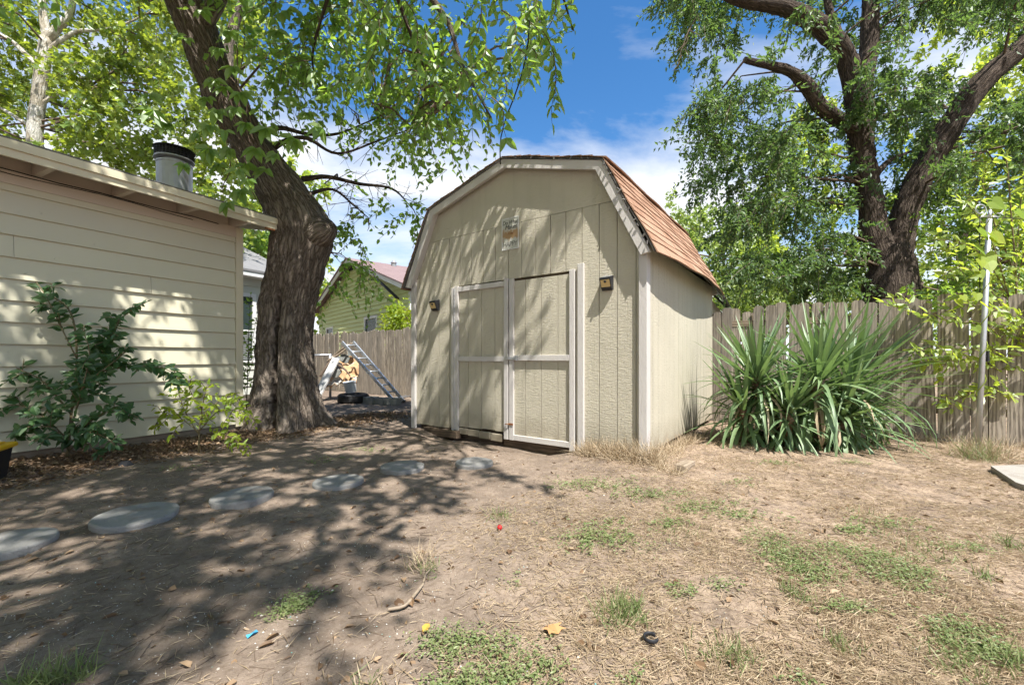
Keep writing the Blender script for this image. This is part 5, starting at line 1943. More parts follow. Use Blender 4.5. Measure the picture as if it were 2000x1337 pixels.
# ================================================================== the big leaning tree
def build_big_tree():
    base = P(562, 835, 6.35); base.z = 0
    r = wroot('leaning_elm', base, 'huge furrowed trunk leaning left over the cream house roof', 'tree')
    key = [(562, 852, 6.35, .74), (561, 828, 6.35, .62), (559, 790, 6.35, .53), (557, 720, 6.35, .45), (558, 650, 6.35, .415), (567, 580, 6.35, .415), (581, 510, 6.3, .43), (586, 455, 6.25, .435), (566, 405, 6.2, .40), (524, 335, 6.1, .31), (484, 270, 6.0, .27), (446, 205, 5.9, .28), (418, 145, 5.8, .25), (388, 65, 5.7, .255), (352, -25, 5.6, .25), (320, -130, 5.5, .22), (270, -280, 5.4, .18), (230, -420, 5.3, .12)]
    pts = [P(x, y, Y) for (x, y, Y, _) in key]
    rad = [k[3] * 0.90 for k in key]

    def fn(p, dirs, R):
        z = p[:, 2:3]
        # cleft between the two fused stems, facing the camera and fading upwards
        g = unit(np.array([0.10, -0.99, 0.0]))
        dot = (dirs * g).sum(-1)
        ang = np.arccos(np.clip(dot, -1, 1))
        dep = np.clip(1.5 - z / 1.9, 0, 1) * 0.24
        R = R - dep * np.exp(-(ang / 0.095) ** 2)
        R = R + 0.05 * np.exp(-((ang - 0.5) / 0.3) ** 2) * np.clip(1 - z / 2.5, 0, 1)
        # root flare lobes
        th = np.arctan2(dirs[..., 1], dirs[..., 0])
        fl = np.clip(1 - z / 0.75, 0, 1) ** 2
        R = R + fl * 0.10 * np.sin(th * 5 + 0.8) + fl * 0.05 * np.sin(th * 9)
        # bulge of the old cut on the right
        b = unit(np.array([0.95, -0.3, 0.1]))
        R = R + 0.12 * np.exp(-(np.arccos(np.clip((dirs * b).sum(-1), -1, 1)) / 0.55) ** 2) * np.exp(-((z - 2.78) / 0.30) ** 2)
        # burls
        for (bz, bd, am, wd) in ((3.9, (-0.9, -0.4, 0), 0.10, 0.2), (1.75, (-0.7, -0.7, 0), 0.05, 0.2), (2.2, (0.4, -0.9, 0), 0.04, 0.3)):
            b = unit(np.array(bd))
            R = R + am * np.exp(-(np.arccos(np.clip((dirs * b).sum(-1), -1, 1)) / 0.45) ** 2) * np.exp(-((z - bz) / wd) ** 2)
        return R
    _, tp = limb('trunk', pts, rad, M['bark'], r, 168, 0.028, 0.05, 2.6, 0.0, fn, 0.036)
    limbs = [tp]
    spec = [
        ([(600, 470, 6.2), (622, 455, 6.1), (636, 446, 6.05), (645, 440, 6.02), (648, 436, 6.0)], [.25, .22, .19, .12, .02]),
        ([(535, 345, 6.1), (505, 300, 6.3), (480, 240, 6.6), (462, 190, 6.8), (445, 120, 7.0), (460, 40, 7.2), (500, -60, 7.3)], [.15, .14, .12, .10, .08, .07, .05]),
        ([(500, 262, 6.3), (545, 250, 6.2), (600, 262, 6.2), (660, 262, 6.3), (740, 230, 6.5)], [.045, .034, .026, .018, .008]),
        ([(520, 300, 6.2), (560, 275, 6.0), (600, 270, 5.9), (660, 300, 6.0), (740, 275, 6.2), (810, 250, 6.3)], [.042, .034, .026, .018, .012, .006]),
        ([(590, 350, 6.4), (640, 345, 6.6), (700, 358, 6.8), (765, 368, 6.9), (800, 400, 7.0)], [.045, .034, .026, .018, .008]),
        ([(600, 380, 6.4), (650, 370, 6.6), (690, 400, 6.7), (720, 425, 6.7)], [.034, .022, .014, .007]),
        ([(388, 65, 5.7), (470, -60, 5.3), (600, -120, 4.8), (740, -100, 4.5), (860, 20, 4.3), (905, 130, 4.2), (960, 230, 4.2)], [.11, .08, .06, .045, .028, .016, .008]),
        ([(600, -120, 4.8), (780, -200, 4.4), (960, -160, 4.1), (1080, -40, 4.0), (1120, 60, 3.95)], [.05, .04, .026, .014, .007]),
        ([(320, -130, 5.5), (420, -420, 4.6), (560, -900, 3.4)], [.16, .14, .10]),
        ([(740, -100, 4.5), (800, 60, 4.8), (830, 160, 5.2), (800, 260, 5.6)], [.03, .02, .012, .006]),
        ([(700, -120, 4.6), (640, 0, 4.9), (610, 120, 5.2), (640, 200, 5.5)], [.03, .02, .012, .006]),
    ]
    for pl, rd in spec:
        _, q = limb('limb', [P(*a) for a in pl], rd, M['bark'] if rd[0] > 0.1 else M['bark_far'], r, 16 if rd[0] > 0.1 else 9, 0.07, 0.14, 6, 0.03)
        limbs.append(q)
    # high limbs over the yard that carry the shading canopy
    up = [([P(270, -280, 5.4), Vector((-4.2, 3.4, 7.2)), Vector((-2.6, 1.2, 7.9)), Vector((-0.9, -0.4, 7.6)), Vector((0.2, -1.6, 7.2))], [.17, .14, .11, .08, .04]),
          ([P(230, -420, 5.3), Vector((-5.2, 3.0, 8.0)), Vector((-5.4, 1.0, 8.3)), Vector((-5.0, -1.6, 8.0))], [.13, .11, .08, .04]),
          ([Vector((-4.2, 3.4, 7.2)), Vector((-2.4, 3.2, 7.0)), Vector((-0.4, 2.8, 6.5)), Vector((0.9, 2.0, 6.0))], [.11, .09, .06, .03]),
          ([Vector((-2.6, 1.2, 7.9)), Vector((-1.0, 1.2, 7.2)), Vector((0.6, 0.6, 6.5))], [.08, .06, .03])]
    for pl, rd in up:
        _, q = limb('limb', pl, rd, M['bark'], r, 12, 0.15, 0.12, 5, 0.1)
        limbs.append(q)

    # --- mid foliage to the right of the trunk, small leaves
    f = Foliage(M['leaf_elm'], 0.092, 0.056, 'oval', 8, 0.45, 0.45, 0.8)
    poly1 = [(560, -40), (1110, -40), (1060, 80), (960, 170), (890, 220), (870, 300), (800, 290), (740, 220), (680, 230), (620, 190), (570, 80)]
    cl = fill(poly1, 5.0, 7.0, 56, holes=((680, 120, 42), (740, 160, 30), (640, 220, 25), (600, 60, 25)))
    poly2 = [(560, 385), (640, 350), (760, 360), (830, 400), (820, 450), (790, 480), (760, 440), (720, 470), (700, 560), (650, 540), (645, 430), (590, 400)]
    cl2 = fill(poly2, 6.6, 7.6, 8, holes=((740, 410, 28),))
    for c in cl:
        f.clump(c, 0.42, 115 * rng.uniform(0.4, 1.4))
    for c in cl2:
        f.clump(c, 0.28, 45 * rng.uniform(0.4, 1.3))
    # drooping fringe near the shed gable
    for (x, y, Y, n) in ((800, 400, 6.9, 90), (815, 440, 6.9, 80), (790, 470, 6.9, 50), (730, 540, 7.0, 32), (725, 515, 7.0, 30), (700, 470, 7.0, 60), (860, 300, 6.2, 120), (880, 330, 6.2, 60), (770, 400, 6.9, 50), (712, 440, 7.0, 60), (655, 480, 7.2, 90), (640, 560, 8.0, 80), (632, 600, 8.0, 60)):
        f.clump(P(x, y, Y), 0.22, n * 0.6)
    # leaves over the leaning limb
    for (x, y, Y, n) in ((540, 130, 5.6, 150), (500, 60, 5.6, 150), (560, 40, 5.4, 160), (590, 180, 5.8, 120), (480, 300, 6.0, 60), (560, 230, 6.0, 100), (620, 100, 5.4, 160), (520, 180, 5.8, 110)):
        f.clump(P(x, y, Y), 0.38, n * 0.6)
    crown_cl = list(cl) + list(cl2)
    tw = MB()
    for q_ in limbs[3:7] + limbs[10:12]:       # fine side twigs on the thin limbs
        for k in range(14):
            a = q_[int(len(q_) * (0.2 + 0.78 * rng.random()))]
            d = unit(rng.normal(size=3) * np.array([1, 0.6, 0.7]) + np.array([0.35, 0, -0.1]))
            l_ = rng.uniform(0.2, 0.6)
            m1 = a + d * l_ * 0.5 + rng.normal(size=3) * 0.03
            tw.tube([Vector(a), Vector(m1), Vector(a + d * l_ + np.array([0, 0, -0.05]) + rng.normal(size=3) * 0.04)], [0.006, 0.0045, 0.002], 4, False)
            for j in range(2):
                d2 = unit(d + rng.normal(size=3) * 0.6)
                tw.tube([Vector(m1), Vector(m1 + d2 * l_ * 0.5)], [0.003, 0.0015], 4, False)
    tw.build('bare_twigs', M['twig'], r, True)['kind'] = 'stuff'
    f.build(r, 'crown', 0.004)
    reach(r, limbs, crown_cl, 0.022)

    # --- canopy overhead: shades the yard, the house wall and part of the shed front
    f = Foliage(M['leaf_elm'], 0.12, 0.075, 'diamond', 12, 0.55, 0.25, 0.15)
    cc = []
    g_ = []
    for k in range(1000):
        x, y = rng.uniform(-9.5, 2.2), rng.uniform(-5.0, 6.0)
        z = rng.uniform(5.8, 8.6)
        # sun-projected ground point
        gx, gy = x - SUN.x / SUN.z * z, y - SUN.y / SUN.z * z
        # edge of the shade on the ground
        ed = np.interp(gy, [-2, 1.2, 1.9, 3.0, 3.6, 4.5, 6.0, 12], [-0.5, -0.62, -0.55, -0.28, -0.05, -0.1, 0.3, 0.4])
        mrg = ed - gx
        if mrg < 0.25:
            continue
        # stay above the picture's top edge in front of the camera
        if y > 0.3 and z < 1.0 + 0.84 * y + 0.6 and x > -7:
            continue
        dens = float(vnoise(np.array([gx * 0.85 + 5]), np.array([gy * 0.85 + 9]))[0])
        if rng.random() > (0.55 + 0.9 * dens) * (1.0 if gy < 4.6 else 0.58):
            continue
        g_.append((x, y, z, mrg))
    for (x, y, z, mrg) in g_:
        rr = min(0.62, 0.2 + mrg * 0.35)
        f.clump((x, y, z), (rr, rr, rr * 0.7), 120 * (rr / 0.62) ** 1.6 * rng.uniform(0.5, 1.4))
        cc.append((x, y, z))
    f.build(r, 'crown', 0.006)
    reach(r, limbs, cc[::2], 0.03)

    # --- near sprays with leaves large enough to tell apart
    leaf_me = single_leaf('spray_leaf', 1.0, 0.52, 'oval', M['leaf_elm'], 0.2)
    leaf_v = single_leaf('creeper_leaflet', 1.0, 0.50, 'oval', M['leaf_vine'], 0.22)
    spr = MB()
    spots = []
    starts = [(1010, -20), (1050, -10), (1085, -5), (1030, 40), (980, 20), (940, 10), (1000, 90), (1060, 60), (950, 90), (900, 40), (860, 10), (1075, 100), (985, 150), (930, 150), (880, 110), (830, 60), (790, 0), (1110, -10), (700, 0), (740, 40), (960, 190), (910, 190), (850, 160), (1000, 60), (760, -10), (660, 20), (1040, 95)]
    for (x, y) in starts:
        Y = rng.uniform(3.7, 4.5)
        a = np.array(P(x, y, Y))
        d = unit(np.array([rng.normal() * 0.45 + 0.12, rng.normal() * 0.3, -0.9]))
        ln = rng.uniform(0.28, 0.55)
        n = int(ln / 0.05)
        pts = [a + d * ln * t + np.array([0.04 * math.sin(t * 5), 0, -0.10 * t * t]) for t in np.linspace(0, 1, n)]
        spr.tube([Vector(q) for q in pts], list(np.linspace(0.006, 0.002, n)), 5, False)
        for i, q in enumerate(pts):
            for sg in (-1, 1):
                if rng.random() < 0.1:
                    continue
                dd = d * 0.6 + np.array([sg * 0.8, rng.normal() * 0.5, -0.25]) + rng.normal(size=3) * 0.25
                spots.append((q, dd, np.array([0, -0.5, 0.8]) + rng.normal(size=3) * 0.4, 0.115 * rng.uniform(0.7, 1.3)))
    spr.build('spray_twigs', M['twig'], r, True)['kind'] = 'stuff'
    idx = rng.permutation(len(spots))
    for j in idx[:300]:
        place_leaf('leaf', leaf_me, *spots[j][:3], spots[j][3], r)
    A = [np.array([spots[j][k] for j in idx[300:]]) for k in range(3)]
    sz = np.array([spots[j][3] for j in idx[300:]])
    if len(sz):
        V, Fc = leaf_arrays(A[0], A[1], A[2], sz, sz * 0.52, 'oval', 0.16, 0.2)
        link('leaves', np_mesh('leaves', V, Fc), M['leaf_elm'], r)['kind'] = 'stuff'

    # --- creeper hanging on the leaning limb: five-fingered leaves
    vb = P(500, 420, 5.7)
    v = wroot('creeper_vine', vb, 'five-fingered creeper vine hanging along the leaning limb', 'vine')
    vm = MB()
    for k in range(9):
        a = P(rng.uniform(380, 470), rng.uniform(-20, 200), 5.35)
        b = P(rng.uniform(440, 540), rng.uniform(300, 400), 5.6)
        pts = [a.lerp(b, t) + Vector((0.08 * math.sin(t * 7 + k), -0.05, 0.05 * math.sin(t * 11 + k))) for t in np.linspace(0, 1, 14)]
        vm.tube(pts, 0.006, 5, False)
    vm.build('stems', M['twig'], v, True)
    cnt = 0
    vs = [(345, 70), (365, 75), (395, 20), (290, 185), (300, 215), (330, 240), (420, 155), (440, 170), (405, 190), (425, 215), (455, 130), (470, 180), (440, 255), (410, 245), (450, 290), (480, 320), (430, 320), (500, 290), (470, 370), (485, 350), (445, 395) , (465, 330), (520, 250), (460, 210), (480, 240), (430, 95), (450, 60), (500, 110), (530, 160), (560, 190), (580, 110), (540, 60), (600, 60), (620, 140), (560, 20), (490, 20), (640, 180), (600, 220), (575, 270), (630, 250), (520, 330), (540, 300), (410, 290), (360, 320), (385, 260)]
    for (x, y) in vs:
        Y = rng.uniform(4.7, 5.2)
        c = np.array(P(x, y, Y))
        ax = unit(np.array([rng.normal() * 0.4, -0.4, -0.75]))
        sd = unit(np.cross(ax, np.array([0.1, -1, 0.5]) + rng.normal(size=3) * 0.25))
        sc_ = rng.uniform(0.14, 0.22)
        for a in (-1.15, -0.55, 0.0, 0.55, 1.15):
            if rng.random() < 0.08:
                continue
            d = ax * math.cos(a) + sd * math.sin(a) + rng.normal(size=3) * 0.10
            place_leaf('leaflet', leaf_v, c, d, np.array([0, -0.9, 0.6]) + rng.normal(size=3) * 0.25, sc_ * (1.1 - 0.22 * abs(a)), v)
            cnt += 1


build_big_tree()


# ================================================================== sycamore behind the house
def build_sycamore():
    Y = 13.0
    b = P(70, 700, Y); b.z = 0
    r = wroot('pale_sycamore', b, 'tall pale-barked sycamore with yellow-green leaves behind the house', 'tree')
    q = lambda x, y, dy=0.0: P(x, y, Y + dy)
    sp = [([q(52, 760), q(58, 420), q(68, 270), q(78, 180), q(88, 105), q(92, 75)], [.26, .22, .19, .17, .17, .16]),
          ([q(92, 78), q(85, 30), q(78, -30), q(70, -160), q(60, -300)], [.12, .11, .10, .08, .05]),
          ([q(91, 80), q(115, 52), q(135, 30), q(146, -20), q(150, -140)], [.12, .11, .095, .07, .04]),
          ([q(90, 105), q(115, 82), q(150, 62), q(195, 58), q(235, 50), q(300, 20)], [.075, .065, .055, .045, .035, .015]),
          ([q(72, 215), q(100, 190), q(130, 178), q(160, 178)], [.06, .05, .035, .015]),
          ([q(66, 250), q(40, 235), q(10, 215), q(-40, 190)], [.06, .05, .04, .02]),
          ([q(88, 140), q(20, 80), q(-40, 50)], [.07, .06, .04])]
    limbs = []
    for i, (pl, rd) in enumerate(sp):
        _, p = limb('trunk' if i == 0 else 'limb', pl, rd, M['bark_pale'], r, 14, 0.2, 0.10, 1.6, 0.08)
        limbs.append(p)
    f = Foliage(M['leaf_syc'], 0.145, 0.14, 'lobed', 8, 0.7, 0.3, 0.35)
    poly = [(-200, -150), (560, -150), (540, 60), (500, 180), (470, 330), (480, 430), (330, 440), (100, 400), (-200, 330)]
    cl = fill(poly, 11.2, 15.5, 175, holes=((280, 60, 25), (100, 30, 30), (120, 230, 22), (20, 60, 22), (95, 120, 30), (250, 320, 20), (165, 300, 20), (60, 290, 20)))
    cl = clear_of(cl, limbs, 34, 0.85)
    for c in cl:
        f.clump(c, 0.6, 215 * rng.uniform(0.4, 1.4))
    f.build(r, 'crown', 0.008)
    reach(r, limbs, cl, 0.03, M['twig'])


build_sycamore()


# ================================================================== big tree on the right beyond the fence
def build_right_tree():
    Y = 8.6
    b = P(1742, 700, Y); b.z = 0
    r = wroot('forked_tree', b, 'large dark-barked forked tree beyond the fence on the right', 'tree')
    q = lambda x, y, dy=0.0: P(x, y, Y + dy)
    sp = [([q(1745, 800), q(1742, 640), q(1740, 575), q(1738, 520), q(1735, 480)], [.54, .50, .47, .38, .31]),
          ([q(1728, 520), q(1708, 460), q(1702, 400), q(1690, 330), q(1678, 270), q(1672, 200, -.1), q(1660, 130, -.2), q(1645, 95, -.3), q(1600, 50, -.5), q(1540, 18, -.8), q(1440, -2, -1.1), q(1340, -50, -1.3)], [.26, .25, .23, .20, .19, .18, .18, .17, .16, .14, .11, .07]),
          ([q(1690, 310), q(1685, 220), q(1692, 130, .2), q(1702, 50, .3), q(1700, -60, .4), q(1690, -250, .5)], [.18, .17, .17, .16, .13, .08]),
          ([q(1680, 260), q(1625, 225, -.2), q(1600, 205, -.3), q(1575, 165, -.4), q(1545, 140, -.5), q(1500, 130, -.7), q(1455, 118, -.9)], [.13, .13, .13, .12, .09, .07, .05]),
          ([q(1748, 510), q(1765, 430), q(1795, 350, -.1), q(1835, 280, -.2), q(1885, 200, -.3), q(1940, 140, -.4), q(2000, 88, -.5), q(2100, 0, -.6)], [.24, .23, .22, .22, .21, .19, .18, .14]),
          ([q(1705, 350), q(1720, 330, .2), q(1745, 310, .4), q(1790, 290, .6)], [.07, .06, .045, .02]),
          ([q(1695, 230), q(1750, 225, .3), q(1850, 210, .5)], [.07, .05, .02]),
          ([q(1645, 95, -.3), q(1620, 20, -.2), q(1610, -60, -.1)], [.09, .07, .05]),
          ([q(1790, 360), q(1850, 265, .3), q(1930, 260, .5)], [.05, .04, .015])]
    limbs = []
    for i, (pl, rd) in enumerate(sp):
        _, p = limb('trunk' if i == 0 else 'limb', pl, rd, M['bark_far'], r, 26 if rd[0] > .2 else 14, 0.07, 0.2, 4.5, 0.07, None, 0.02 if rd[0] > .15 else 0.008)
        limbs.append(p)
    # knobby burls low on the trunk
    for (x, y, s_) in ((1782, 562, 0.15),):
        c = q(x, y, -0.15)
        th = [(s_ * math.sin(PI * k / 8) + 0.003, -s_ * math.cos(PI * k / 8)) for k in range(9)]
        mb = MB().lathe(th, 14)
        mb.v = [tuple(Vector(v_) * (1 + 0.25 * math.sin(9 * v_[0] / s_ + 5 * v_[2] / s_))) for v_ in mb.v]
        o = mb.build('burl', M['bark_far'], r, True)
        o.location = c
    f = Foliage(M['leaf_pecan'], 0.092, 0.042, 'diamond', 16, 0.46, 0.4, 0.4, flat=0.8, fan=6)
    poly = [(1310, -160), (1300, 10), (1330, 75), (1345, 110), (1395, 130), (1355, 190), (1375, 215), (1410, 205), (1355, 290), (1375, 310), (1400, 330), (1395, 370), (1450, 390), (1430, 450), (1470, 520), (1480, 580), (1690, 575), (1800, 440), (1900, 330), (2150, 300), (2200, -160)]
    holes = ((1560, 95, 45), (1620, 150, 32), (1530, 60, 28), (1655, 60, 25), (1735, 310, 26), (1500, 90, 26), (1590, 240, 26), (1850, 30, 50), (1800, 100, 40), (1950, 60, 40), (1760, 40, 30))
    cl = fill(poly, 7.0, 10.2, 270, holes)
    cl = clear_of(cl, limbs[:5], 62, 0.80)
    cl = clear_of(cl, [limbs[0], limbs[4]], 85, 0.9)
    for c in cl:
        f.clump(c, (0.5, 0.5, 0.34), 480 * rng.uniform(0.3, 1.5))
    # outer sprays that break the outline
    for (x, y) in ((1320, 20), (1345, 60), (1380, 100), (1400, 130), (1365, 195), (1385, 180), (1360, 280), (1380, 300), (1410, 340), (1400, 375), (1440, 400), (1420, 250), (1370, 40), (1330, -10), (1430, 440), (1445, 490)):
        f.clump(q(x, y, rng.uniform(-1.0, 0.8)), 0.42, 260)
    f.build(r, 'crown', 0.005)
    reach(r, limbs, cl[::2], 0.022)
    # bare twigs reaching into the sky
    d0 = q(1350, 60, -1)
    tw = MB()
    for k in range(7):
        a = q(1352 - 4 * k, 48 + 12 * k, -1)
        e_ = q(1352 - 4 * k + rng.normal() * 14 - 12, 48 + 12 * k + 18 + 10 * rng.random(), -1)
        tw.tube([a, (a + e_) / 2 + Vector((0.03, 0, 0.02)), e_], [0.008, 0.006, 0.003], 5, False)
    tw.tube([q(1362, 30, -1), q(1345, 60, -1), q(1330, 100, -1), q(1325, 130, -1)], [0.012, 0.010, 0.007, 0.004], 5)
    tw.build('bare_twig', M['twig'], r, True)


build_right_tree()


# ================================================================== trees and bushes further back
def back_tree(name, label, b, trunk_h, tr, poly, y0, y1, n, mat, L, W, per_clump, rad, shape='diamond', holes=(), bark='bark_far', group='background trees'):
    b = Vector(b)
    r = wroot(name, (b.x, b.y, 0), label, 'tree', group)
    cl = fill(poly, y0, y1, n, holes)
    top = Vector((b.x + 0.3, b.y, trunk_h))
    _, p = limb('trunk', [Vector((b.x, b.y, -0.1)), Vector((b.x - 0.1, b.y, trunk_h * 0.5)), top], [tr, tr * 0.75, tr * 0.35], M[bark], r, 10, 0.25, 0.15, 3)
    f = Foliage(mat, L, W, shape, 10, 0.55, 0.3, 0.12)
    for c in cl:
        f.clump(c, rad, per_clump * rng.uniform(0.4, 1.4))
    f.build(r, 'crown', 0.008)
    reach(r, [p], cl[::3], 0.035)


back_tree('light_green_tree', 'pale green bushy tree just right of the shed roof', P(1400, 700, 17.0), 4.2, 0.18,
          [(1285, 415), (1310, 395), (1345, 400), (1390, 405), (1450, 420), (1520, 440), (1530, 640), (1420, 650), (1330, 540)], 15.2, 18.0, 66, M['leaf_light'], 0.17, 0.105, 190, 0.7)
back_tree('backlit_tree', 'bright yellow-green tree glowing behind the forked trunk', P(1880, 700, 18.0), 8.5, 0.25,
          [(1440, 300), (1560, 240), (1700, 220), (1800, 60), (1860, -120), (2250, -120), (2250, 640), (1440, 640)], 15.5, 20.5, 210, M['leaf_bright'], 0.22, 0.14, 150, 1.05, holes=((1620, 150, 60), (1850, 60, 40)))
back_tree('low_thicket_tree', 'mid green thicket standing low behind the fence boards', P(1620, 700, 14.6), 3.2, 0.1,
          [(1440, 540), (1520, 500), (1640, 510), (1700, 530), (1700, 640), (1440, 650)], 13.6, 15.4, 40, M['leaf_light'], 0.14, 0.08, 170, 0.65)
back_tree('right_hedge_tree', 'leafy green hedge tree behind the fence under the right limb', P(1950, 700, 8.4), 2.8, 0.09,
          [(1790, 480), (1850, 420), (1950, 330), (2200, 280), (2200, 640), (1790, 620)], 7.2, 9.4, 60, M['leaf_elm'], 0.10, 0.055, 190, 0.45)
back_tree('yard_tree', 'green tree showing between trunk and lime green house', P(600, 700, 24.0), 6.0, 0.2,
          [(470, 330), (560, 300), (640, 400), (660, 500), (620, 560), (640, 620), (600, 660), (470, 600)], 21.0, 25.0, 46, M['leaf_bright'], 0.30, 0.2, 90, 1.0)
back_tree('fence_corner_tree', 'green tree seen under the eave behind the white cottage', P(480, 700, 19.0), 5.0, 0.18,
          [(440, 420), (540, 420), (540, 530), (440, 540)], 17.0, 20.0, 26, M['leaf_elm'], 0.22, 0.14, 110, 0.8)
back_tree('corner_vine_tree', 'leafy bush climbing the right corner of the lime green house', P(790, 700, 13.6), 2.4, 0.06,
          [(765, 600), (790, 580), (806, 590), (806, 640), (768, 645)], 13.2, 13.7, 12, M['leaf_lime'], 0.13, 0.08, 90, 0.28)
back_tree('far_left_tree', 'yellow-green treetop left of the lime house roof', P(630, 700, 28.0), 4.0, 0.15,
          [(620, 560), (660, 545), (650, 600), (622, 640)], 25.0, 29.0, 10, M['leaf_syc'], 0.35, 0.25, 70, 0.8)


# ================================================================== ground cover
def cover():
    def scatter(n, dens, x=(-6, 6.2), y=(1.15, 7.2)):
        # more near the camera where single blades show
        out = []
        got = 0
        while got < n:
            m = n * 3
            yy = y[0] + (y[1] - y[0]) * rng.random(m) ** 1.5
            xx = rng.uniform(-1.35, 1.35, m) * yy
            xx = np.clip(xx, x[0], x[1])
            k = rng.random(m) < dens(xx, yy)
            lx = (xx - SB.x) * UA.x + (yy - SB.y) * UA.y; ly = (xx - SB.x) * VA.x + (yy - SB.y) * VA.y
            k &= ~((lx > -0.02) & (lx < SW + 0.02) & (ly > 0.0))
            k &= (ly < 7.45 - (SB.x * VA.x + SB.y * VA.y))
            hx = (xx - HC.x) * HD.y - (yy - HC.y) * HD.x
            k &= hx > 0.03
            out.append(np.stack([xx[k], yy[k]], 1)); got += int(k.sum())
        return np.concatenate(out)[:n]

    def turf(x, y):
        s_ = x - 0.22 * y + (fbm(x * 0.8, y * 0.8) - 0.44) * 3.0
        w = np.clip((s_ + 0.55) / 1.3, 0.0, 1)
        return (0.02 + w * np.clip(fbm(x * 2.2 + 9, y * 2.2) * 2.6 - 0.55, 0.06, 1))

    # dry straw lying about
    xy = scatter(60000, turf)
    n = len(xy)
    z = gz(xy[:, 0], xy[:, 1])
    pos = np.column_stack([xy, z + 0.004])
    a = rng.uniform(0, 2 * PI, n)
    el = np.abs(rng.normal(size=n)) * 0.22
    d = np.column_stack([np.cos(a) * np.cos(el), np.sin(a) * np.cos(el), np.sin(el)])
    L = rng.uniform(0.02, 0.075, n)
    V, Fc = leaf_arrays(pos, d, np.column_stack([rng.normal(size=n) * 0.3, rng.normal(size=n) * 0.3, np.ones(n)]), L, 0.0022 + 0.0016 * rng.random(n), 'diamond', 0.1, 0.08)
    tag(link('dry_grass', np_mesh('dry_grass', V, Fc), M['straw']), 'dry straw and dead grass lying over the bare yard', 'grass', kind='stuff')

    # tufts of long straw at the shed foot, pole foot and along the fence
    tp, td, tl = [], [], []
    def tuft(p, n, h, sp):
        q = np.array([p.x, p.y, 0.0]) + np.column_stack([rng.normal(size=(n, 2)) * sp, np.zeros(n)])
        q[:, 2] = gz(q[:, 0], q[:, 1])
        a = rng.uniform(0, 2 * PI, n); e = rng.uniform(0.3, 1.4, n)
        tp.append(q); td.append(np.column_stack([np.cos(a) * np.cos(e), np.sin(a) * np.cos(e), np.sin(e)])); tl.append(h * rng.uniform(0.4, 1.2, n))
    for k in range(60):
        t = rng.random()
        p = S(SW * (0.80 + 0.24 * t), -0.06 - 0.12 * rng.random(), 0)
        tuft(p, 34, 0.16 + 0.10 * t, 0.045)
    for k in range(34):
        p = S(SW + 0.05 + 0.12 * rng.random(), rng.random() * 1.6, 0)
        tuft(p, 26, 0.13, 0.05)
    for k in range(16):
        tuft(G(1910, 885) + Vector((rng.normal() * 0.14, rng.normal() * 0.10 - 0.03, 0)), 42, 0.24, 0.05)
    for k in range(50):
        p = FW(rng.uniform(-1.0, 2.6), FV - 0.05 - 0.3 * rng.random(), 0)
        tuft(p, 18, 0.13, 0.05)
    for (x, y, n, h) in ((825, 1095, 40, 0.10), (820, 1085, 30, 0.14), (1205, 1195, 40, 0.09), (1420, 1262, 40, 0.06), (1635, 1250, 25, 0.05), (700, 1330, 20, 0.05), (1320, 925, 90, 0.12), (1290, 915, 80, 0.14), (1240, 905, 60, 0.1)):
        tuft(G(x, y), n, h, 0.035)
    tp, td, tl = np.concatenate(tp), np.concatenate(td), np.concatenate(tl)
    V, Fc = leaf_arrays(tp, td, rng.normal(size=tp.shape), tl, 0.0034, 'blade', 0.1, 0.4)
    tag(link('dry_tufts', np_mesh('dry_tufts', V, Fc), M['straw']), 'long dry grass tufts at the shed, pole and fence foot', 'grass', kind='stuff')

    # green grass tufts
    gp, gd, gl = [], [], []
    tp, td, tl = gp, gd, gl
    def tuft2(p, n, h, sp):
        q = np.array([p.x, p.y, 0.0]) + np.column_stack([rng.normal(size=(n, 2)) * sp, np.zeros(n)])
        q[:, 2] = gz(q[:, 0], q[:, 1])
        a = rng.uniform(0, 2 * PI, n); e = rng.uniform(0.4, 1.5, n)
        gp.append(q); gd.append(np.column_stack([np.cos(a) * np.cos(e), np.sin(a) * np.cos(e), np.sin(e)])); gl.append(h * rng.uniform(0.4, 1.2, n))
    for (x, y, n, h, s_) in ((1210, 1192, 190, 0.07, 0.05), (1225, 1180, 110, 0.08, 0.035), (70, 1320, 60, 0.09, 0.02), (105, 1315, 50, 0.10, 0.015), (145, 1305, 60, 0.10, 0.02), (40, 1325, 40, 0.08, 0.02), (1415, 1265, 90, 0.05, 0.045), (1440, 1270, 70, 0.05, 0.03), (1565, 1165, 60, 0.07, 0.03), (1535, 1150, 30, 0.06, 0.02), (1640, 1255, 60, 0.05, 0.03), (1880, 1300, 90, 0.05, 0.045), (1860, 1260, 60, 0.05, 0.04), (1985, 1300, 50, 0.09, 0.03), (1980, 1065, 60, 0.08, 0.05), (1920, 1130, 40, 0.06, 0.03), (975, 1000, 70, 0.05, 0.04), (830, 1100, 50, 0.06, 0.04), (1910, 890, 140, 0.26, 0.08), (720, 1325, 30, 0.06, 0.03), (560, 1185, 20, 0.05, 0.03), (1340, 1040, 40, 0.05, 0.06), (1820, 1090, 60, 0.06, 0.08), (1760, 1060, 40, 0.06, 0.08), (1700, 1010, 30, 0.06, 0.06)):
        tuft2(G(x, y), n, h, s_)
    gp, gd, gl = np.concatenate(gp), np.concatenate(gd), np.concatenate(gl)
    V, Fc = leaf_arrays(gp, gd, rng.normal(size=gp.shape), gl, 0.0036, 'blade', 0.1, 0.3)
    tag(link('green_grass', np_mesh('green_grass', V, Fc), M['leaf_weed']), 'small tufts of green grass dotted over the dry yard', 'grass', kind='stuff')

    # creeping broadleaf weeds in patches
    wp, ws = [], []
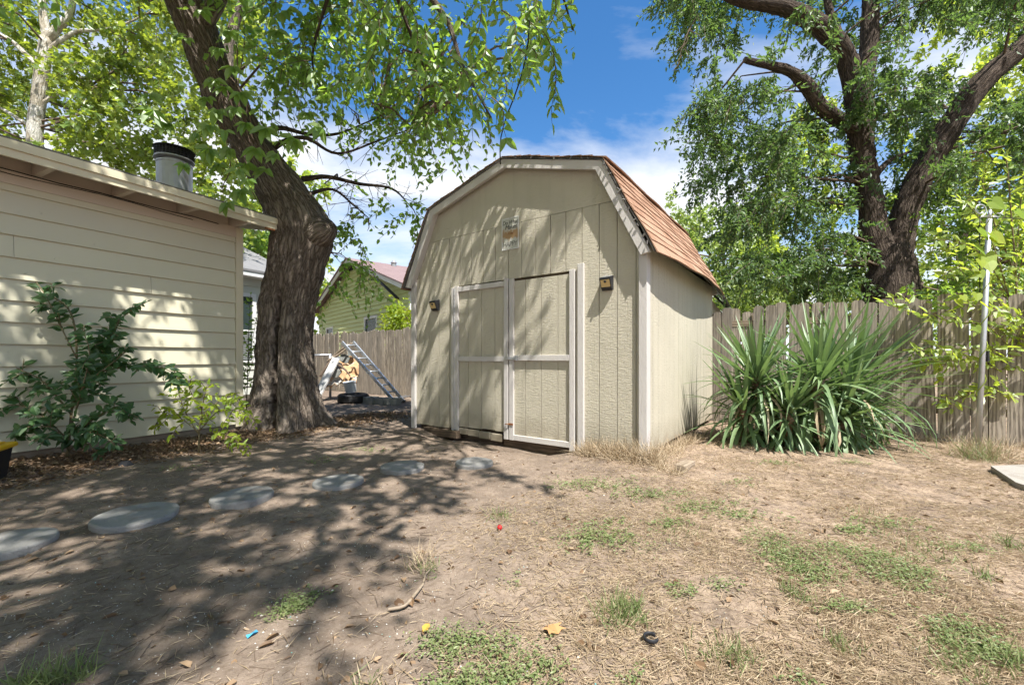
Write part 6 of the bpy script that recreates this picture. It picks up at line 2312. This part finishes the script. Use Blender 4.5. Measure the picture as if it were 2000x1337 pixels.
    patches = [(1180, 940, .30, .10, 150), (1130, 945, .2, .06, 90), (1250, 962, .16, .06, 110), (1300, 965, .14, .05, 60), (1375, 990, .20, .08, 170), (1160, 1040, .17, .11, 210), (1200, 1050, .10, .06, 60), (1305, 1020, .10, .05, 70), (1500, 1060, .12, .08, 150), (1530, 1085, .12, .07, 190), (1560, 1105, .11, .06, 190), (1590, 1120, .10, .05, 140), (1640, 1080, .14, .05, 120), (1690, 1095, .14, .06, 150), (1740, 1115, .14, .07, 190), (1770, 1135, .12, .06, 170), (1660, 1190, .08, .03, 90), (1455, 1010, .14, .05, 80), (1880, 1070, .12, .05, 100), (1740, 1030, .2, .07, 90), (1670, 1045, .08, .04, 60), (1880, 1235, .10, .05, 150), (1920, 1262, .10, .05, 140), (1960, 1280, .07, .03, 70), (580, 1165, .07, .05, 130), (570, 1178, .05, .03, 60), (865, 1235, .09, .05, 110), (885, 1250, .07, .04, 90), (940, 1255, .09, .06, 90), (1010, 1285, .09, .06, 120), (930, 1320, .09, .04, 90), (870, 1325, .07, .03, 70), (1065, 1300, .05, .03, 40), (985, 1310, .06, .03, 50), (1330, 1145, .06, .03, 50), (1410, 1140, .05, .03, 40), (1510, 900, .15, .05, 60), (1670, 900, .12, .05, 50), (1235, 1310, .04, .03, 20), (1565, 1315, .04, .03, 20), (1000, 1130, .05, .04, 10), (630, 900, .15, .08, 50), (720, 880, .2, .08, 60), (340, 920, .12, .05, 30), (1450, 945, .1, .05, 40), (1260, 1060, .12, .07, 40)]
    for (x, y, rx, ry, n) in patches:
        c = G(x, y)
        n = int(n * 0.8)
        k = rng.normal(size=(n, 2)) * np.array([rx, ry * 1.5]) * 0.68
        wp.append(np.column_stack([c.x + k[:, 0] + 0.3 * k[:, 1], c.y + k[:, 1], np.zeros(n)]))
        ws.append(0.0125 * rng.uniform(0.5, 1.4, n) * (1.0 if y > 1050 else 1.3))
    wp, ws = np.concatenate(wp), np.concatenate(ws)
    wp = np.repeat(wp, 4, 0) + rng.normal(size=(len(wp) * 4, 3)) * np.array([0.011, 0.011, 0])
    ws = np.repeat(ws, 4)
    n = len(wp)
    wp[:, 2] = gz(wp[:, 0], wp[:, 1]) + 0.006 + 0.022 * rng.random(n)
    a = rng.uniform(0, 2 * PI, n)
    V, Fc = leaf_arrays(wp, np.column_stack([np.cos(a), np.sin(a), rng.uniform(-0.1, 0.5, n)]), np.column_stack([rng.normal(size=n) * 0.4, rng.normal(size=n) * 0.4, np.ones(n)]), ws * rng.uniform(0.7, 1.3, n), ws * 0.55, 'oval', 0.15, 0.1)
    tag(link('creeping_weeds', np_mesh('creeping_weeds', V, Fc), M['leaf_weed']), 'low creeping green weeds in patches on the yard', 'weeds', kind='stuff')

    # leaf litter along the house and under the trees
    def lit(x, y):
        hx = (x - HC.x) * HD.y - (y - HC.y) * HD.x
        return np.clip(1.35 - hx / 0.95, 0.0, 1) + 0.004
    xy = scatter(15000, lit, y=(1.2, 8.0))
    n = len(xy)
    pos = np.column_stack([xy, gz(xy[:, 0], xy[:, 1]) + 0.004 + 0.05 * rng.random(n) ** 2 * lit(xy[:, 0], xy[:, 1])])
    a = rng.uniform(0, 2 * PI, n)
    L = rng.uniform(0.015, 0.055, n)
    V, Fc = leaf_arrays(pos, np.column_stack([np.cos(a), np.sin(a), rng.normal(size=n) * 0.25]), np.column_stack([rng.normal(size=n) * 0.4, rng.normal(size=n) * 0.4, np.ones(n)]), L, L * rng.uniform(0.35, 0.7, n), 'oval', 0.25, 0.25)
    tag(link('leaf_litter', np_mesh('leaf_litter', V, Fc), M['litter']), 'brown dead leaves drifted along the house wall', 'leaf litter', kind='stuff')

    # twigs
    xy = scatter(2600, lambda x, y: np.full(len(x), 0.6))
    n = len(xy)
    a = rng.uniform(0, 2 * PI, n); L = rng.uniform(0.02, 0.13, n) * rng.uniform(0.4, 1, n)
    p0 = np.column_stack([xy, gz(xy[:, 0], xy[:, 1]) + 0.004])
    p1 = p0 + np.column_stack([np.cos(a) * L, np.sin(a) * L, rng.normal(size=n) * 0.006])
    p1[:, 2] = np.maximum(gz(p1[:, 0], p1[:, 1]) + 0.002, p1[:, 2])
    tag(link('ground_twigs', stick_mesh('ground_twigs', p0, p1, 0.0018, 0.001), M['twig']), 'small dark twigs scattered over the bare dirt', 'twigs', kind='stuff')

    # pebbles and pale crumbs on the packed dirt
    xy = scatter(5000, lambda x, y: np.clip(0.9 - 0.5 * (x - 0.22 * y), 0.12, 1) * np.clip(fbm(x * 1.7, y * 1.7) * 2.5 - 0.6, 0.05, 1))
    n = len(xy)
    s_ = rng.uniform(0.0012, 0.0036, n) * np.where(rng.random(n) < 0.04, 2.2, 1.0)
    c = np.column_stack([xy, gz(xy[:, 0], xy[:, 1]) + s_ * 0.35])
    oc = np.array([[1, 0, 0], [0, 1, 0], [-1, 0, 0], [0, -1, 0], [0, 0, 0.7], [0, 0, -0.7]], float)
    k = rng.uniform(0.6, 1.3, (n, 6, 1))
    V = (c[:, None] + oc[None] * k * s_[:, None, None]).reshape(-1, 3)
    b = (np.arange(n) * 6)[:, None]
    Fc = np.concatenate([b + np.array([[i, (i + 1) % 4, 4]]) for i in range(4)] + [b + np.array([[(i + 1) % 4, i, 5]]) for i in range(4)])
    t = NT('pebble')
    rp = t.n('NewGeometry').outputs['Random Per Island']
    pm = t.done(t.ramp(rp, [(0.0, (0.22, 0.18, 0.15)), (0.4, (0.40, 0.36, 0.31)), (0.75, (0.55, 0.53, 0.49)), (0.97, (0.62, 0.62, 0.60)), (0.985, (0.15, 0.45, 0.42))]), 0.85, None, 0.2)
    tag(link('pebbles', np_mesh('pebbles', V, Fc), pm), 'pale pebbles and crumbs strewn on the packed dirt', 'pebbles', kind='stuff')


cover()
